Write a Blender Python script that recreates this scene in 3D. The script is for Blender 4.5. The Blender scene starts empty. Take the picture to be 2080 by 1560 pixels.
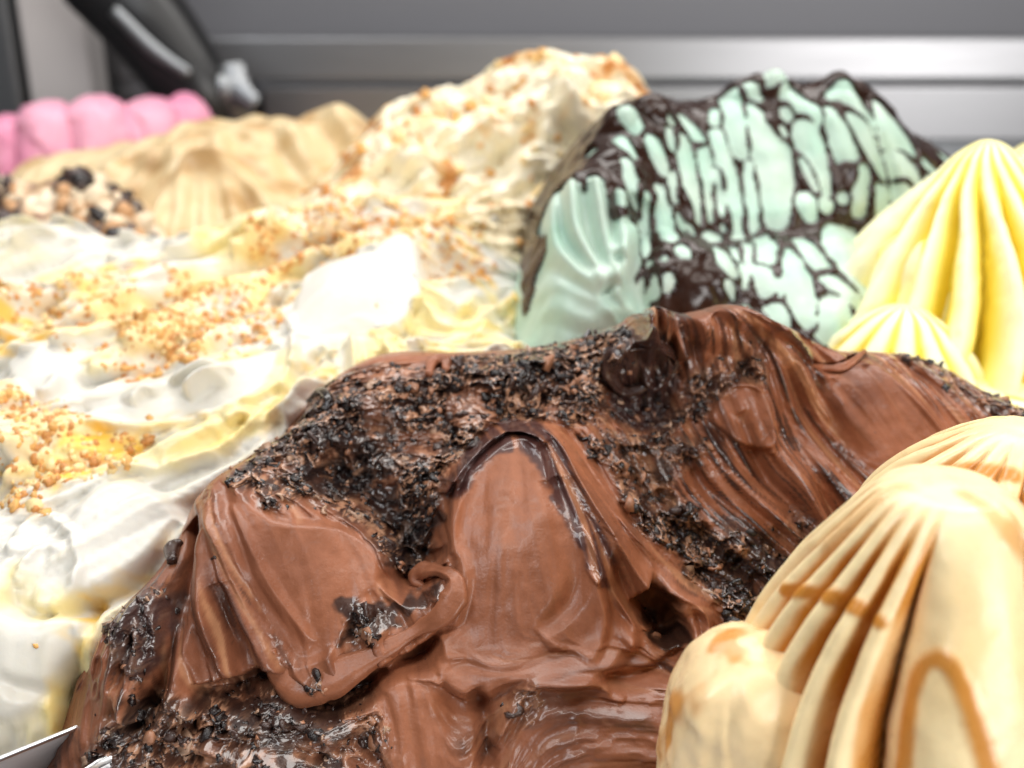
import bpy, math, random
import numpy as np
from mathutils import Vector, Matrix
from mathutils.bvhtree import BVHTree

random.seed(7)
RNG = np.random.default_rng(11)
SC = bpy.context.scene
COL = SC.collection

# ------------------------------------------------------------------ camera
CAM_Z = 0.25
PITCH = math.radians(22.0)
FPX = 2336.0                       # focal length in pixels of the 2080 px wide photograph
cam_d = bpy.data.cameras.new("camera")
cam = bpy.data.objects.new("camera", cam_d)
COL.objects.link(cam)
cam.location = (0, 0, CAM_Z)
cam.rotation_euler = (math.pi / 2 - PITCH, 0, 0)
cam_d.sensor_width = 36.0
cam_d.lens = 36.0 * FPX / 2080.0
cam_d.clip_start = 0.01
cam_d.clip_end = 50.0
cam_d.dof.use_dof = True
cam_d.dof.focus_distance = 0.385
cam_d.dof.aperture_fstop = 6.5
SC.camera = cam

# ------------------------------------------------------------------ room light (soft interior fill) and lamps
world = bpy.data.worlds.new("World")
SC.world = world
world.use_nodes = True
bg = world.node_tree.nodes["Background"]
bg.inputs[0].default_value = (0.95, 0.96, 1.0, 1)
bg.inputs[1].default_value = 0.07


def area(name, loc, target, sx, sy, power, color):
    d = bpy.data.lights.new(name, 'AREA')
    d.shape = 'RECTANGLE'
    d.size, d.size_y = sx, sy
    d.energy = power
    d.color = color
    o = bpy.data.objects.new(name, d)
    COL.objects.link(o)
    o.location = loc
    o.rotation_euler = (Vector(target) - Vector(loc)).to_track_quat('-Z', 'Y').to_euler()
    return o


area("case_strip_lamp", (0.10, 0.22, 0.90), (0.04, 0.45, 0.05), 1.0, 0.10, 2.6, (1.0, 0.96, 0.90))
area("right_key_lamp", (0.95, -0.62, 0.50), (0.15, 0.45, 0.05), 0.8, 0.6, 11.5, (1.0, 0.98, 0.96))  # added unseen area light: key from the right, reflected in the rail
area("rear_strip_lamp", (0.05, 0.86, 0.80), (0.0, 0.42, 0.05), 1.5, 0.36, 8.8, (1.0, 0.97, 0.93))
area("front_left_lamp", (-0.65, -0.12, 1.15), (0, 0.5, 0.05), 0.6, 0.5, 5.0, (0.93, 0.96, 1.0))  # soft area light from the upper front left

SC.view_settings.view_transform = 'Standard'
SC.view_settings.look = 'None'
SC.view_settings.exposure = 0.4
SC.view_settings.gamma = 1.0
SC.view_settings.use_curve_mapping = False
SC.cycles.use_denoising = True
SC.cycles.max_bounces = 8
SC.cycles.use_adaptive_sampling = True

# ------------------------------------------------------------------ pixel -> ray
CP, SP = math.cos(PITCH), math.sin(PITCH)


def ray(u, v):
    x = (np.asarray(u, float) - 1040.0) / FPX
    y = (780.0 - np.asarray(v, float)) / FPX
    return np.stack([x, CP + y * SP, -SP + y * CP], -1)


def at_y(u, v, Y):
    d = ray(u, v)
    return np.array([0, 0, CAM_Z]) + d * (Y / d[..., 1])


# ------------------------------------------------------------------ numpy helpers
def lin(*c):
    if len(c) == 1:
        c = c[0]
    c = np.asarray(c, float) / 255.0
    return np.where(c <= 0.04045, c / 12.92, ((c + 0.055) / 1.055) ** 2.4)


_T2 = RNG.random((256, 256)).astype(np.float32)
_T3 = RNG.random((64, 64, 64)).astype(np.float32)


def n2(x, y):
    xi = np.floor(x).astype(int); yi = np.floor(y).astype(int)
    fx = (x - xi); fy = (y - yi)
    fx = fx * fx * fx * (fx * (fx * 6 - 15) + 10); fy = fy * fy * fy * (fy * (fy * 6 - 15) + 10)
    x0 = xi & 255; x1 = (xi + 1) & 255; y0 = yi & 255; y1 = (yi + 1) & 255
    a = _T2[y0, x0] * (1 - fx) + _T2[y0, x1] * fx
    b = _T2[y1, x0] * (1 - fx) + _T2[y1, x1] * fx
    return (a * (1 - fy) + b * fy) * 2 - 1


def fbm2(x, y, octv=4, gain=0.5):
    s = 0; a = 1.0; t = 0
    for k in range(octv):
        s = s + a * n2(x * 2 ** k + 17.3 * k, y * 2 ** k - 9.1 * k); t += a; a *= gain
    return s / t


def n3(P):
    i = np.floor(P).astype(int); f = P - i
    f = f * f * (3 - 2 * f)
    i0 = i & 63; i1 = (i + 1) & 63
    r = 0
    for cx in (0, 1):
        wx = f[..., 0] if cx else 1 - f[..., 0]; X = (i1 if cx else i0)[..., 0]
        for cy in (0, 1):
            wy = f[..., 1] if cy else 1 - f[..., 1]; Y = (i1 if cy else i0)[..., 1]
            for cz in (0, 1):
                wz = f[..., 2] if cz else 1 - f[..., 2]; Z = (i1 if cz else i0)[..., 2]
                r = r + _T3[X, Y, Z] * wx * wy * wz
    return r * 2 - 1


def fbm3(P, octv=3, gain=0.5):
    s = 0; a = 1.0; t = 0
    for k in range(octv):
        s = s + a * n3(P * 2 ** k + 13.7 * k); t += a; a *= gain
    return s / t


def worley(x, y, seed=0):
    """distance to nearest and second nearest jittered cell point"""
    xi = np.floor(x).astype(int); yi = np.floor(y).astype(int)
    d1 = np.full(x.shape, 9.0); d2 = np.full(x.shape, 9.0)
    for oy in (-1, 0, 1):
        for ox in (-1, 0, 1):
            cx = xi + ox; cy = yi + oy
            jx = _T2[(cy + seed) & 255, cx & 255]; jy = _T2[(cx + 91 + seed) & 255, (cy + 37) & 255]
            d = np.hypot(cx + jx - x, cy + jy - y)
            m = d < d1
            d2 = np.where(m, d1, np.minimum(d2, d)); d1 = np.where(m, d, d1)
    return d1, d2


def sstep(a, b, x):
    t = np.clip((x - a) / (b - a), 0, 1)
    return t * t * (3 - 2 * t)


def blur(A, r):
    r = int(max(1, round(r)))
    for _ in range(3):
        for ax in (0, 1):
            B = np.pad(A, [(r + 1, r) if k == ax else (0, 0) for k in (0, 1)], mode='edge')
            c = np.cumsum(B, axis=ax, dtype=np.float64)
            n = A.shape[ax]
            hi = np.take(c, range(2 * r + 1, 2 * r + 1 + n), axis=ax)
            lo = np.take(c, range(0, n), axis=ax)
            A = (hi - lo) / (2 * r + 1)
    return A


def crom(pts, per=6, closed=False):
    p = np.asarray(pts, float)
    if len(p) < 3 and not closed:
        t = np.linspace(0, 1, per + 1)[:, None]
        return p[0] * (1 - t) + p[1] * t
    if closed:
        q = np.vstack([p[-1:], p, p[:2]]); n = len(p)
    else:
        q = np.vstack([2 * p[0] - p[1], p, 2 * p[-1] - p[-2]]); n = len(p) - 1
    t = np.linspace(0, 1, per, endpoint=False)[:, None]
    out = []
    for i in range(n):
        a, b, c, d = q[i], q[i + 1], q[i + 2], q[i + 3]
        out.append(0.5 * (2 * b + (c - a) * t + (2 * a - 5 * b + 4 * c - d) * t ** 2 + (3 * b - a - 3 * c + d) * t ** 3))
    out = np.vstack(out)
    return out if closed else np.vstack([out, p[-1:]])


def rbf(xy, w, qx, qy, smooth=1e-4):
    n = len(xy)
    sc = np.ptp(xy[:, 0]) + 1e-9
    X = xy / sc

    def phi(r2):
        return np.where(r2 > 1e-12, 0.5 * r2 * np.log(np.maximum(r2, 1e-12)), 0)
    K = phi(((X[:, None] - X[None]) ** 2).sum(-1)) + np.eye(n) * smooth
    Pm = np.hstack([np.ones((n, 1)), X])
    A = np.zeros((n + 3, n + 3)); A[:n, :n] = K; A[:n, n:] = Pm; A[n:, :n] = Pm.T
    s = np.linalg.solve(A, np.concatenate([w, np.zeros(3)]))
    q = np.stack([qx, qy], -1) / sc
    out = s[n] + q[..., 0] * s[n + 1] + q[..., 1] * s[n + 2]
    for i in range(n):
        out = out + s[i] * phi(((q - X[i]) ** 2).sum(-1))
    return out


# ------------------------------------------------------------------ mesh output
def new_mesh(name, V, F, col=None, smooth=True, extra=None):
    V = np.asarray(V, np.float32); F = np.asarray(F, np.int32)
    k = F.shape[1]
    me = bpy.data.meshes.new(name)
    me.vertices.add(len(V)); me.vertices.foreach_set("co", V.ravel())
    me.loops.add(F.size); me.loops.foreach_set("vertex_index", F.ravel())
    me.polygons.add(len(F)); me.polygons.foreach_set("loop_start", np.arange(0, F.size, k, dtype=np.int32))
    me.polygons.foreach_set("use_smooth", np.full(len(F), smooth))
    me.update(calc_edges=True)
    if col is not None:
        a = me.color_attributes.new("Col", 'FLOAT_COLOR', 'POINT')
        c = np.ones((len(V), 4), np.float32); c[:, :3] = col
        a.data.foreach_set("color", c.ravel())
    for nm, arr in (extra or {}).items():
        a = me.attributes.new(nm, 'FLOAT', 'POINT')
        a.data.foreach_set("value", np.asarray(arr, np.float32).ravel())
    return me


def grid_faces(ny, nx, keep=None, wrap=False):
    i = np.arange(ny * nx).reshape(ny, nx)
    if wrap:
        i = np.hstack([i, i[:, :1]])
    F = np.stack([i[:-1, :-1], i[:-1, 1:], i[1:, 1:], i[1:, :-1]], -1).reshape(-1, 4)
    if keep is not None:
        k = keep.ravel()
        F = F[k[F].all(1)]
    return F


def compact(V, F, *arrs):
    used = np.zeros(len(V), bool); used[F.ravel()] = True
    m = np.cumsum(used) - 1
    return (V[used], m[F]) + tuple(a[used] for a in arrs)


def obj(name, me, mat, parent=None):
    o = bpy.data.objects.new(name, me)
    COL.objects.link(o)
    if mat is not None and not me.materials:
        me.materials.append(mat)
    if parent is not None:
        o.parent = parent
    return o


def thing(name, label, cat, loc=(0, 0, 0), group=None):
    o = bpy.data.objects.new(name, None)
    COL.objects.link(o)
    o.location = loc
    o.empty_display_size = 0.02
    o["label"] = label; o["category"] = cat
    if group:
        o["group"] = group
    return o


def adopt(child, parent):
    child.parent = parent
    child.matrix_parent_inverse = Matrix.Translation(-Vector(parent.location))
    return child


# ------------------------------------------------------------------ materials
def mat_cream(name, rough=0.4, coat=0.0, coat_rough=0.2, sss=0.0, sss_r=(0.0016, 0.0012, 0.0008), bump=0.15, bscale=500.0,
              spec=0.5, tint=0.06, color=None, bdist=0.0006, sheen=0, wet=False):
    m = bpy.data.materials.new(name); m.use_nodes = True
    nt = m.node_tree; N = nt.nodes; L = nt.links
    b = N["Principled BSDF"]
    b.inputs["Roughness"].default_value = rough
    b.inputs["Coat Weight"].default_value = coat
    b.inputs["Coat Roughness"].default_value = coat_rough
    b.inputs["Specular IOR Level"].default_value = spec
    if sss:
        b.inputs["Subsurface Weight"].default_value = sss
        b.inputs["Subsurface Radius"].default_value = sss_r
        b.inputs["Subsurface Scale"].default_value = 1.0
    if wet:
        wa = N.new("ShaderNodeAttribute"); wa.attribute_name = "wet"
        L.new(wa.outputs["Fac"], b.inputs["Coat Weight"])
    tc = N.new("ShaderNodeTexCoord")
    nz = N.new("ShaderNodeTexNoise"); nz.inputs["Scale"].default_value = bscale; nz.inputs["Detail"].default_value = 4.0
    L.new(tc.outputs["Object"], nz.inputs["Vector"])
    nz2 = N.new("ShaderNodeTexNoise"); nz2.inputs["Scale"].default_value = bscale * 0.22; nz2.inputs["Detail"].default_value = 3.0
    L.new(tc.outputs["Object"], nz2.inputs["Vector"])
    bp = N.new("ShaderNodeBump"); bp.inputs["Strength"].default_value = bump; bp.inputs["Distance"].default_value = bdist
    L.new(nz.outputs["Fac"], bp.inputs["Height"])
    L.new(bp.outputs["Normal"], b.inputs["Normal"])
    if color is None:
        at = N.new("ShaderNodeAttribute"); at.attribute_name = "Col"
        src = at.outputs["Color"]
    else:
        rgb = N.new("ShaderNodeRGB"); rgb.outputs[0].default_value = (*color, 1)
        src = rgb.outputs[0]
    hs = N.new("ShaderNodeHueSaturation")
    mr = N.new("ShaderNodeMapRange")
    mr.inputs["From Min"].default_value = 0.3; mr.inputs["From Max"].default_value = 0.7
    mr.inputs["To Min"].default_value = 1 - tint; mr.inputs["To Max"].default_value = 1 + tint
    L.new(nz2.outputs["Fac"], mr.inputs["Value"])
    L.new(mr.outputs["Result"], hs.inputs["Value"])
    L.new(src, hs.inputs["Color"])
    L.new(hs.outputs["Color"], b.inputs["Base Color"])
    rr = N.new("ShaderNodeMapRange")
    rr.inputs["From Min"].default_value = 0.3; rr.inputs["From Max"].default_value = 0.7
    rr.inputs["To Min"].default_value = max(0.02, rough - 0.08); rr.inputs["To Max"].default_value = rough + 0.08
    L.new(nz2.outputs["Fac"], rr.inputs["Value"]); L.new(rr.outputs["Result"], b.inputs["Roughness"])
    return m


def mat_metal(name, color, rough=0.3, stretch=(1, 60, 60), scale=8.0, metallic=1.0, amp=0.08):
    m = bpy.data.materials.new(name); m.use_nodes = True
    nt = m.node_tree; N = nt.nodes; L = nt.links
    b = N["Principled BSDF"]
    b.inputs["Metallic"].default_value = metallic
    tc = N.new("ShaderNodeTexCoord"); mp = N.new("ShaderNodeMapping")
    mp.inputs["Scale"].default_value = stretch
    nz = N.new("ShaderNodeTexNoise"); nz.inputs["Scale"].default_value = scale; nz.inputs["Detail"].default_value = 5
    L.new(tc.outputs["Object"], mp.inputs["Vector"]); L.new(mp.outputs["Vector"], nz.inputs["Vector"])
    rr = N.new("ShaderNodeMapRange"); rr.inputs["To Min"].default_value = rough - amp; rr.inputs["To Max"].default_value = rough + amp
    L.new(nz.outputs["Fac"], rr.inputs["Value"]); L.new(rr.outputs["Result"], b.inputs["Roughness"])
    cr = N.new("ShaderNodeMixRGB"); cr.inputs[1].default_value = (*[c * 0.85 for c in color], 1); cr.inputs[2].default_value = (*color, 1)
    L.new(nz.outputs["Fac"], cr.inputs[0]); L.new(cr.outputs[0], b.inputs["Base Color"])
    return m


M_CHOC = mat_cream("milk_chocolate_gelato", rough=0.39, coat=0.5, coat_rough=0.075, wet=True, bump=0.25, bscale=900, tint=0.10, spec=0.40)
M_DARK = mat_cream("dark_chocolate", rough=0.24, coat=0.3, coat_rough=0.1, bump=0.3, bscale=700, tint=0.2, color=lin(26, 15, 14))
M_DARK2 = mat_cream("dark_chocolate_matte", rough=0.30, coat=0.4, coat_rough=.12, bump=0.3, bscale=700, tint=0.2, color=lin(60, 38, 31))
M_COAT = mat_cream("chocolate_coated_chip", rough=0.34, coat=0.2, bump=0.3, bscale=700, tint=0.2, color=lin(156, 108, 80))
M_PALE_CHIP = mat_cream("pale_highlight_chip", rough=0.32, coat=0.4, coat_rough=.12, bump=0.3, bscale=700, tint=0.2, color=lin(166, 132, 108))  # pale chip colour stands in for wet highlights
M_WHITE = mat_cream("fior_di_latte", rough=0.42, bump=0.12, bscale=600, sss=0.25, tint=0.03)
M_CREAM = mat_cream("caramel_cream", rough=0.45, bump=0.2, bscale=500, sss=0.15, tint=0.05)
M_MINT = mat_cream("mint_gelato", rough=0.42, bump=0.12, bscale=500, sss=0.15, tint=0.04)
M_DRIZ = mat_cream("chocolate_sauce", rough=0.26, coat=0.15, coat_rough=0.06, bump=0.1, bscale=300, tint=0.2, spec=0.35, color=lin(44, 24, 15))
M_LEMON = mat_cream("lemon_gelato", rough=0.45, bump=0.1, bscale=600, sss=0.15, tint=0.03)
M_COFFEE = mat_cream("coffee_cream_gelato", rough=0.30, bump=0.1, bscale=700, sss=0.15, tint=0.04)
M_CRUMB = [mat_cream("praline_crumb_%s" % k, rough=0.5, bump=0.3, bscale=900, tint=0.2, color=lin(c))
           for k, c in (("amber", (226, 172, 100)), ("toast", (204, 142, 80)), ("pale", (242, 214, 156)))]
M_STEEL = mat_metal("brushed_steel", (0.30, 0.30, 0.31), 0.36, metallic=0.95)
M_STEEL_D = mat_metal("dull_grey_steel", (0.30, 0.31, 0.32), 0.42)
M_RIM = mat_metal("polished_pan_steel", (0.70, 0.71, 0.72), 0.30, stretch=(1, 1, 1), scale=40, amp=0.05)
M_BLACK = mat_metal("black_plastic", (0.012, 0.012, 0.013), 0.35, metallic=0.0, stretch=(1, 1, 1))
M_BEIGE = mat_metal("pale_grey_paint", (0.52, 0.49, 0.48), 0.5, metallic=0.0, stretch=(1, 1, 1))


# ------------------------------------------------------------------ height-field sculpt over a tilted plane
class HF:
    def __init__(s, tilt, x0, x1, b0, b1, step, ctrl_px, ctrl_w, U, smooth=1e-4):
        s.cn, s.sn = math.cos(tilt), math.sin(tilt)
        s.U = U
        s.step = step
        s.a0, s.b0 = x0, b0
        s.nx = int((x1 - x0) / step) + 1; s.ny = int((b1 - b0) / step) + 1
        s.a = x0 + np.arange(s.nx) * step; s.b = b0 + np.arange(s.ny) * step
        s.A, s.B = np.meshgrid(s.a, s.b)
        pts = [at_y(u, v, Y) for (u, v, Y) in ctrl_px] + [np.array(p, float) for p in ctrl_w]
        pts = np.array(pts)
        a, b, w = s.to_abw(pts)
        # evaluate coarse, then bilinear/smooth upsample
        k = max(1, int(0.004 / step))
        ca = np.arange(x0 - 0.01, x1 + 0.02, step * k); cb = np.arange(b0 - 0.01, b1 + 0.02, step * k)
        CA, CB = np.meshgrid(ca, cb)
        Wc = rbf(np.stack([a, b], -1), w, CA, CB, smooth)
        fx = (s.A - ca[0]) / (step * k); fy = (s.B - cb[0]) / (step * k)
        W = s._bil(Wc, fx, fy)
        s.W = blur(W, k)
        s.W0 = s.W.copy()
        s.smooth = np.zeros_like(s.W)
        s._bvh = None

    @staticmethod
    def _bil(A, fx, fy):
        xi = np.clip(np.floor(fx).astype(int), 0, A.shape[1] - 2); yi = np.clip(np.floor(fy).astype(int), 0, A.shape[0] - 2)
        tx = np.clip(fx - xi, 0, 1); ty = np.clip(fy - yi, 0, 1)
        return (A[yi, xi] * (1 - tx) + A[yi, xi + 1] * tx) * (1 - ty) + (A[yi + 1, xi] * (1 - tx) + A[yi + 1, xi + 1] * tx) * ty

    def to_abw(s, p):
        return p[..., 0], s.cn * p[..., 1] + s.sn * p[..., 2], -s.sn * p[..., 1] + s.cn * p[..., 2]

    def world(s, A, B, W):
        return np.stack([A, s.cn * B - s.sn * W, s.sn * B + s.cn * W], -1)

    def sample(s, G, a, b):
        return s._bil(G, (np.asarray(a) - s.a0) / s.step, (np.asarray(b) - s.b0) / s.step)

    def hit(s, uv, G=None):
        """photo points -> (a, b) where their rays meet the surface"""
        G = s.W0 if G is None else G
        uv = np.asarray(uv, float).reshape(-1, 2)
        d = ray(uv[:, 0], uv[:, 1])
        d = d / d[:, 1:2]
        Y = np.linspace(0.2, 1.3, 700)
        P = np.array([0, 0, CAM_Z]) + d[:, None, :] * Y[None, :, None]
        a, b, w = s.to_abw(P)
        g = s.sample(G, a, b)
        inside = (a >= s.a[0] - .05) & (a <= s.a[-1] + .05) & (b >= s.b[0]) & (b <= s.b[-1])
        below = (w < g) & inside
        k = np.where(below.any(1), below.argmax(1), -1)
        miss = k < 0
        if miss.any():
            kk = np.where(inside, w - g, 9).argmin(1)
            k = np.where(miss, kk, k)
        i = np.arange(len(uv))
        k0 = np.maximum(k - 1, 0)
        e0 = (w - g)[i, k0]; e1 = (w - g)[i, k]
        t = np.where((e0 > 0) & (e1 < 0), e0 / np.maximum(e0 - e1, 1e-9), 1.0)
        return np.stack([a[i, k0] * (1 - t) + a[i, k] * t, b[i, k0] * (1 - t) + b[i, k] * t], -1)

    def box(s, q, pad):
        i0 = max(0, int((q[:, 0].min() - pad - s.a0) / s.step)); i1 = min(s.nx, int((q[:, 0].max() + pad - s.a0) / s.step) + 2)
        j0 = max(0, int((q[:, 1].min() - pad - s.b0) / s.step)); j1 = min(s.ny, int((q[:, 1].max() + pad - s.b0) / s.step) + 2)
        return slice(j0, max(j0 + 1, j1)), slice(i0, max(i0 + 1, i1))

    def pdist(s, q, sl, closed=False):
        A = s.A[sl]; B = s.B[sl]
        best = np.full(A.shape, 1e9); side = np.zeros(A.shape); arc = np.zeros(A.shape)
        if closed:
            q = np.vstack([q, q[:1]])
        L = 0
        for i in range(len(q) - 1):
            p, r = q[i], q[i + 1]; e = r - p; l2 = e @ e + 1e-14
            dx = A - p[0]; dy = B - p[1]
            t = np.clip((dx * e[0] + dy * e[1]) / l2, 0, 1)
            d = (dx - t * e[0]) ** 2 + (dy - t * e[1]) ** 2
            m = d < best
            best = np.where(m, d, best)
            side = np.where(m, e[0] * dy - e[1] * dx, side)
            arc = np.where(m, L + t * math.sqrt(l2), arc)
            L += math.sqrt(l2)
        return np.sqrt(best), side, arc, L

    def ridge(s, px, h, wl, wr=None, pl=2.0, pr=2.0, taper=0.15, jag=0.0, smooth=0.0):
        """crest along a stroke; left/right of the drawing direction on screen get their own width (px) and sharpness;
        p=0 gives a round cosine crest"""
        wr = wl if wr is None else wr
        q = crom(s.hit(px), 6)
        U = s.U
        sl = s.box(q, max(wl, wr) * U)
        d, side, arc, L = s.pdist(q, sl)
        if jag:
            d = np.abs(d + jag * U * fbm2(s.A[sl] / (12 * U), s.B[sl] / (12 * U), 3))
        lf = side > 0
        t = np.clip(d / (np.where(lf, wl, wr) * U), 0, 1)
        p = np.where(lf, pl, pr)
        f = np.where(p == 0, np.cos(t * math.pi / 2) ** 2, (1 - t) ** np.maximum(p, 0.01))
        if taper:
            e = np.clip(np.minimum(arc, L - arc) / (taper * L + 1e-9), 0, 1)
            f = f * np.sqrt(e * (2 - e))
        s.W[sl] += h * U * f
        if smooth:
            s.smooth[sl] = np.maximum(s.smooth[sl], smooth * sstep(1, .5, t))

    def inside(s, q, sl):
        A = s.A[sl]; B = s.B[sl]
        c = np.zeros(A.shape, bool)
        for i in range(len(q)):
            x0, y0 = q[i]; x1, y1 = q[(i + 1) % len(q)]
            if y0 == y1:
                continue
            c ^= ((B > y0) != (B > y1)) & (A < (x1 - x0) * (B - y0) / (y1 - y0) + x0)
        return c

    def mask(s, px, soft, rag=0.0, ragscale=30, rounded=True):
        """soft polygon mask over the whole grid"""
        q = s.hit(px)
        if rounded:
            q = crom(q, 5, closed=True)
        U = s.U
        sl = s.box(q, (soft + rag) * U + 2 * s.step)
        d, _, _, _ = s.pdist(q, sl, closed=True)
        sd = np.where(s.inside(q, sl), d, -d)
        if rag:
            sd = sd + rag * U * fbm2(s.A[sl] / (ragscale * U) + 3, s.B[sl] / (ragscale * U), 3)
        m = np.zeros_like(s.W)
        m[sl] = sstep(-soft * U * 0.5, soft * U * 0.5, sd)
        return m

    def facet(s, px, lift=0.0, soft=20, blur_px=60, bulge=0.0, grad=(0, 0), smooth=1.0, edge=None):
        """spatula facet: the area is smoothed out, lifted and bulged, with its own edge"""
        U = s.U
        q = crom(s.hit(px), 5, closed=True)
        sl = s.box(q, blur_px * U)
        d, _, _, _ = s.pdist(q, sl, closed=True)
        sd = np.where(s.inside(q, sl), d, -d) / U
        m = sstep(-soft * 0.5, soft * 0.5, sd)
        Wb = blur(s.W[sl], blur_px * U / s.step / 2)
        cx, cy = q.mean(0)
        R = max(sd.max(), 1)
        dome = np.clip(sd / R, 0, 1); dome = dome * (2 - dome)
        tgt = Wb + U * (lift + bulge * dome + grad[0] * (s.A[sl] - cx) / U + grad[1] * (s.B[sl] - cy) / U)
        s.W[sl] = s.W[sl] * (1 - m) + tgt * m
        s.smooth[sl] = np.maximum(s.smooth[sl], m * smooth)

    def bump(s, u, v, ru, rv, h, ang=0, p=2, smooth=0):
        c = s.hit([(u, v)])[0]
        U = s.U; R = max(ru, rv) * U
        sl = s.box(np.array([c]), R)
        dx = s.A[sl] - c[0]; dy = s.B[sl] - c[1]
        ca, sa = math.cos(math.radians(ang)), math.sin(math.radians(ang))
        X = (dx * ca + dy * sa) / (ru * U); Y = (-dx * sa + dy * ca) / (rv * U)
        f = np.clip(1 - X * X - Y * Y, 0, 1) ** p
        s.W[sl] += h * U * f
        if smooth:
            s.smooth[sl] = np.maximum(s.smooth[sl], smooth * sstep(0, .5, f))

    def flow(s, strokes, default=(0, -1), p=2.0):
        k = max(1, int(0.003 / s.step))
        A = s.A[::k, ::k]; B = s.B[::k, ::k]
        vx = np.full(A.shape, default[0] * 1e-3); vy = np.full(A.shape, default[1] * 1e-3); ws = np.full(A.shape, 1e-3)
        for px in strokes:
            q = crom(s.hit(px), 6)
            mid = (q[1:] + q[:-1]) / 2; e = q[1:] - q[:-1]; e /= np.linalg.norm(e, axis=1, keepdims=True) + 1e-9
            for m, t in zip(mid, e):
                w = 1 / (((A - m[0]) ** 2 + (B - m[1]) ** 2) / (s.U * 40) ** 2 + 0.05) ** p
                vx += w * t[0]; vy += w * t[1]; ws += w
        n = np.hypot(vx, vy) + 1e-9
        vx /= n; vy /= n
        fx = np.arange(s.nx)[None, :] / k * np.ones((s.ny, 1)); fy = np.arange(s.ny)[:, None] / k * np.ones((1, s.nx))
        X = s._bil(vx, fx, fy); Y = s._bil(vy, fx, fy)
        n = np.hypot(X, Y) + 1e-9
        s.vx, s.vy = X / n, Y / n

    def lic(s, L, cell, seed=0, stepc=2.0):
        """noise smeared along the flow: spatula striations"""
        N = fbm2(s.A / cell + seed * 7.7, s.B / cell - seed * 3.1, 2, 0.6)
        J, I = np.meshgrid(np.arange(s.nx, dtype=np.float32), np.arange(s.ny, dtype=np.float32))
        acc = N.copy(); wt = 1.0
        n = max(1, int(L / s.step / stepc))
        for sg in (1, -1):
            x = J.copy(); y = I.copy()
            for k in range(n):
                xi = np.clip(np.rint(x), 0, s.nx - 1).astype(np.int32); yi = np.clip(np.rint(y), 0, s.ny - 1).astype(np.int32)
                x += sg * stepc * s.vx[yi, xi]; y += sg * stepc * s.vy[yi, xi]
                xi = np.clip(np.rint(x), 0, s.nx - 1).astype(np.int32); yi = np.clip(np.rint(y), 0, s.ny - 1).astype(np.int32)
                w = 1 - k / n
                acc += w * N[yi, xi]; wt += w
        acc /= wt
        return np.clip(acc / (acc.std() * 2 + 1e-9), -1.6, 1.6)

    def points(s, lean=0.0, lean_r=30):
        if lean:
            hi = s.W - blur(s.W, lean_r * s.U / s.step)
            Bq = s.B - lean * np.clip(hi, -30 * s.U, 60 * s.U)
        else:
            Bq = s.B
        return s.world(s.A, Bq, s.W)

    def normals(s, P):
        du = np.gradient(P, axis=1); dv = np.gradient(P, axis=0)
        n = np.cross(du, dv)
        return n / (np.linalg.norm(n, axis=-1, keepdims=True) + 1e-12)


def scatter_on(hf, P, Nn, dens, count, rng):
    """random grid cells weighted by density"""
    p = dens.ravel() / dens.sum()
    idx = rng.choice(p.size, count, p=p)
    return P.reshape(-1, 3)[idx], Nn.reshape(-1, 3)[idx], idx


def mixc(base, col, m):
    return base * (1 - m[..., None]) + np.asarray(col) * m[..., None]


# pieces --------------------------------------------------------------
def flake_variants(n, rng):
    """small curled shards, 44 triangles each"""
    out = []
    for k in range(n):
        nx_, ny_ = 4, 3
        u = np.linspace(-1, 1, nx_); v = np.linspace(-1, 1, ny_)
        X, Y = np.meshgrid(u, v)
        curl = rng.uniform(-1.9, 1.9)
        Lx = 1.0; Ly = rng.uniform(0.45, 0.95)
        Xw = np.sin(X * curl) / curl * Lx if abs(curl) > .1 else X
        Z = (1 - np.cos(X * curl)) / curl * Lx if abs(curl) > .1 else 0 * X
        Xw = Xw + rng.normal(0, .16, X.shape); Yw = Y * Ly * (1 - .3 * np.abs(X)) + rng.normal(0, .15, X.shape)
        Z = Z + rng.normal(0, .14, X.shape)
        top = np.stack([Xw, Yw, Z + .2], -1).reshape(-1, 3); bot = np.stack([Xw, Yw, Z - .2], -1).reshape(-1, 3)
        i = np.arange(nx_ * ny_).reshape(ny_, nx_); n0 = nx_ * ny_
        F = []
        for a in range(ny_ - 1):
            for b in range(nx_ - 1):
                q = [i[a, b], i[a, b + 1], i[a + 1, b + 1], i[a + 1, b]]
                F.append(q); F.append([x + n0 for x in q[::-1]])
        rim = list(i[0, :]) + list(i[1:, -1]) + list(i[-1, -2::-1]) + list(i[-2:0:-1, 0])
        for a, b in zip(rim, rim[1:] + rim[:1]):
            F.append([a, a + n0, b + n0, b])
        out.append((np.vstack([top, bot]), np.array(F)))
    return out


def nugget_variants(n, rng):
    """irregular rounded crumbs, 36 triangles each (as quads with poles)"""
    out = []
    for k in range(n):
        seg, rings = 6, 3
        V = [(0, 0, -1)]
        for r in range(1, rings + 1):
            th = math.pi * r / (rings + 1)
            for q in range(seg):
                ph = 2 * math.pi * q / seg + r * .4
                V.append((math.sin(th) * math.cos(ph), math.sin(th) * math.sin(ph), -math.cos(th)))
        V.append((0, 0, 1))
        V = np.array(V) * (1 + rng.normal(0, .16, (len(V), 1))) * np.array([1, rng.uniform(.6, 1), rng.uniform(.5, .9)])
        F = []
        for q in range(seg):
            a = 1 + q; b = 1 + (q + 1) % seg
            F.append([0, b, a, a])
            for r in range(rings - 1):
                F.append([a + r * seg, b + r * seg, b + (r + 1) * seg, a + (r + 1) * seg])
            t = 1 + (rings - 1) * seg
            F.append([t + q, t + (q + 1) % seg, len(V) - 1, len(V) - 1])
        out.append((V, np.array(F)))
    return out


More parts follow.
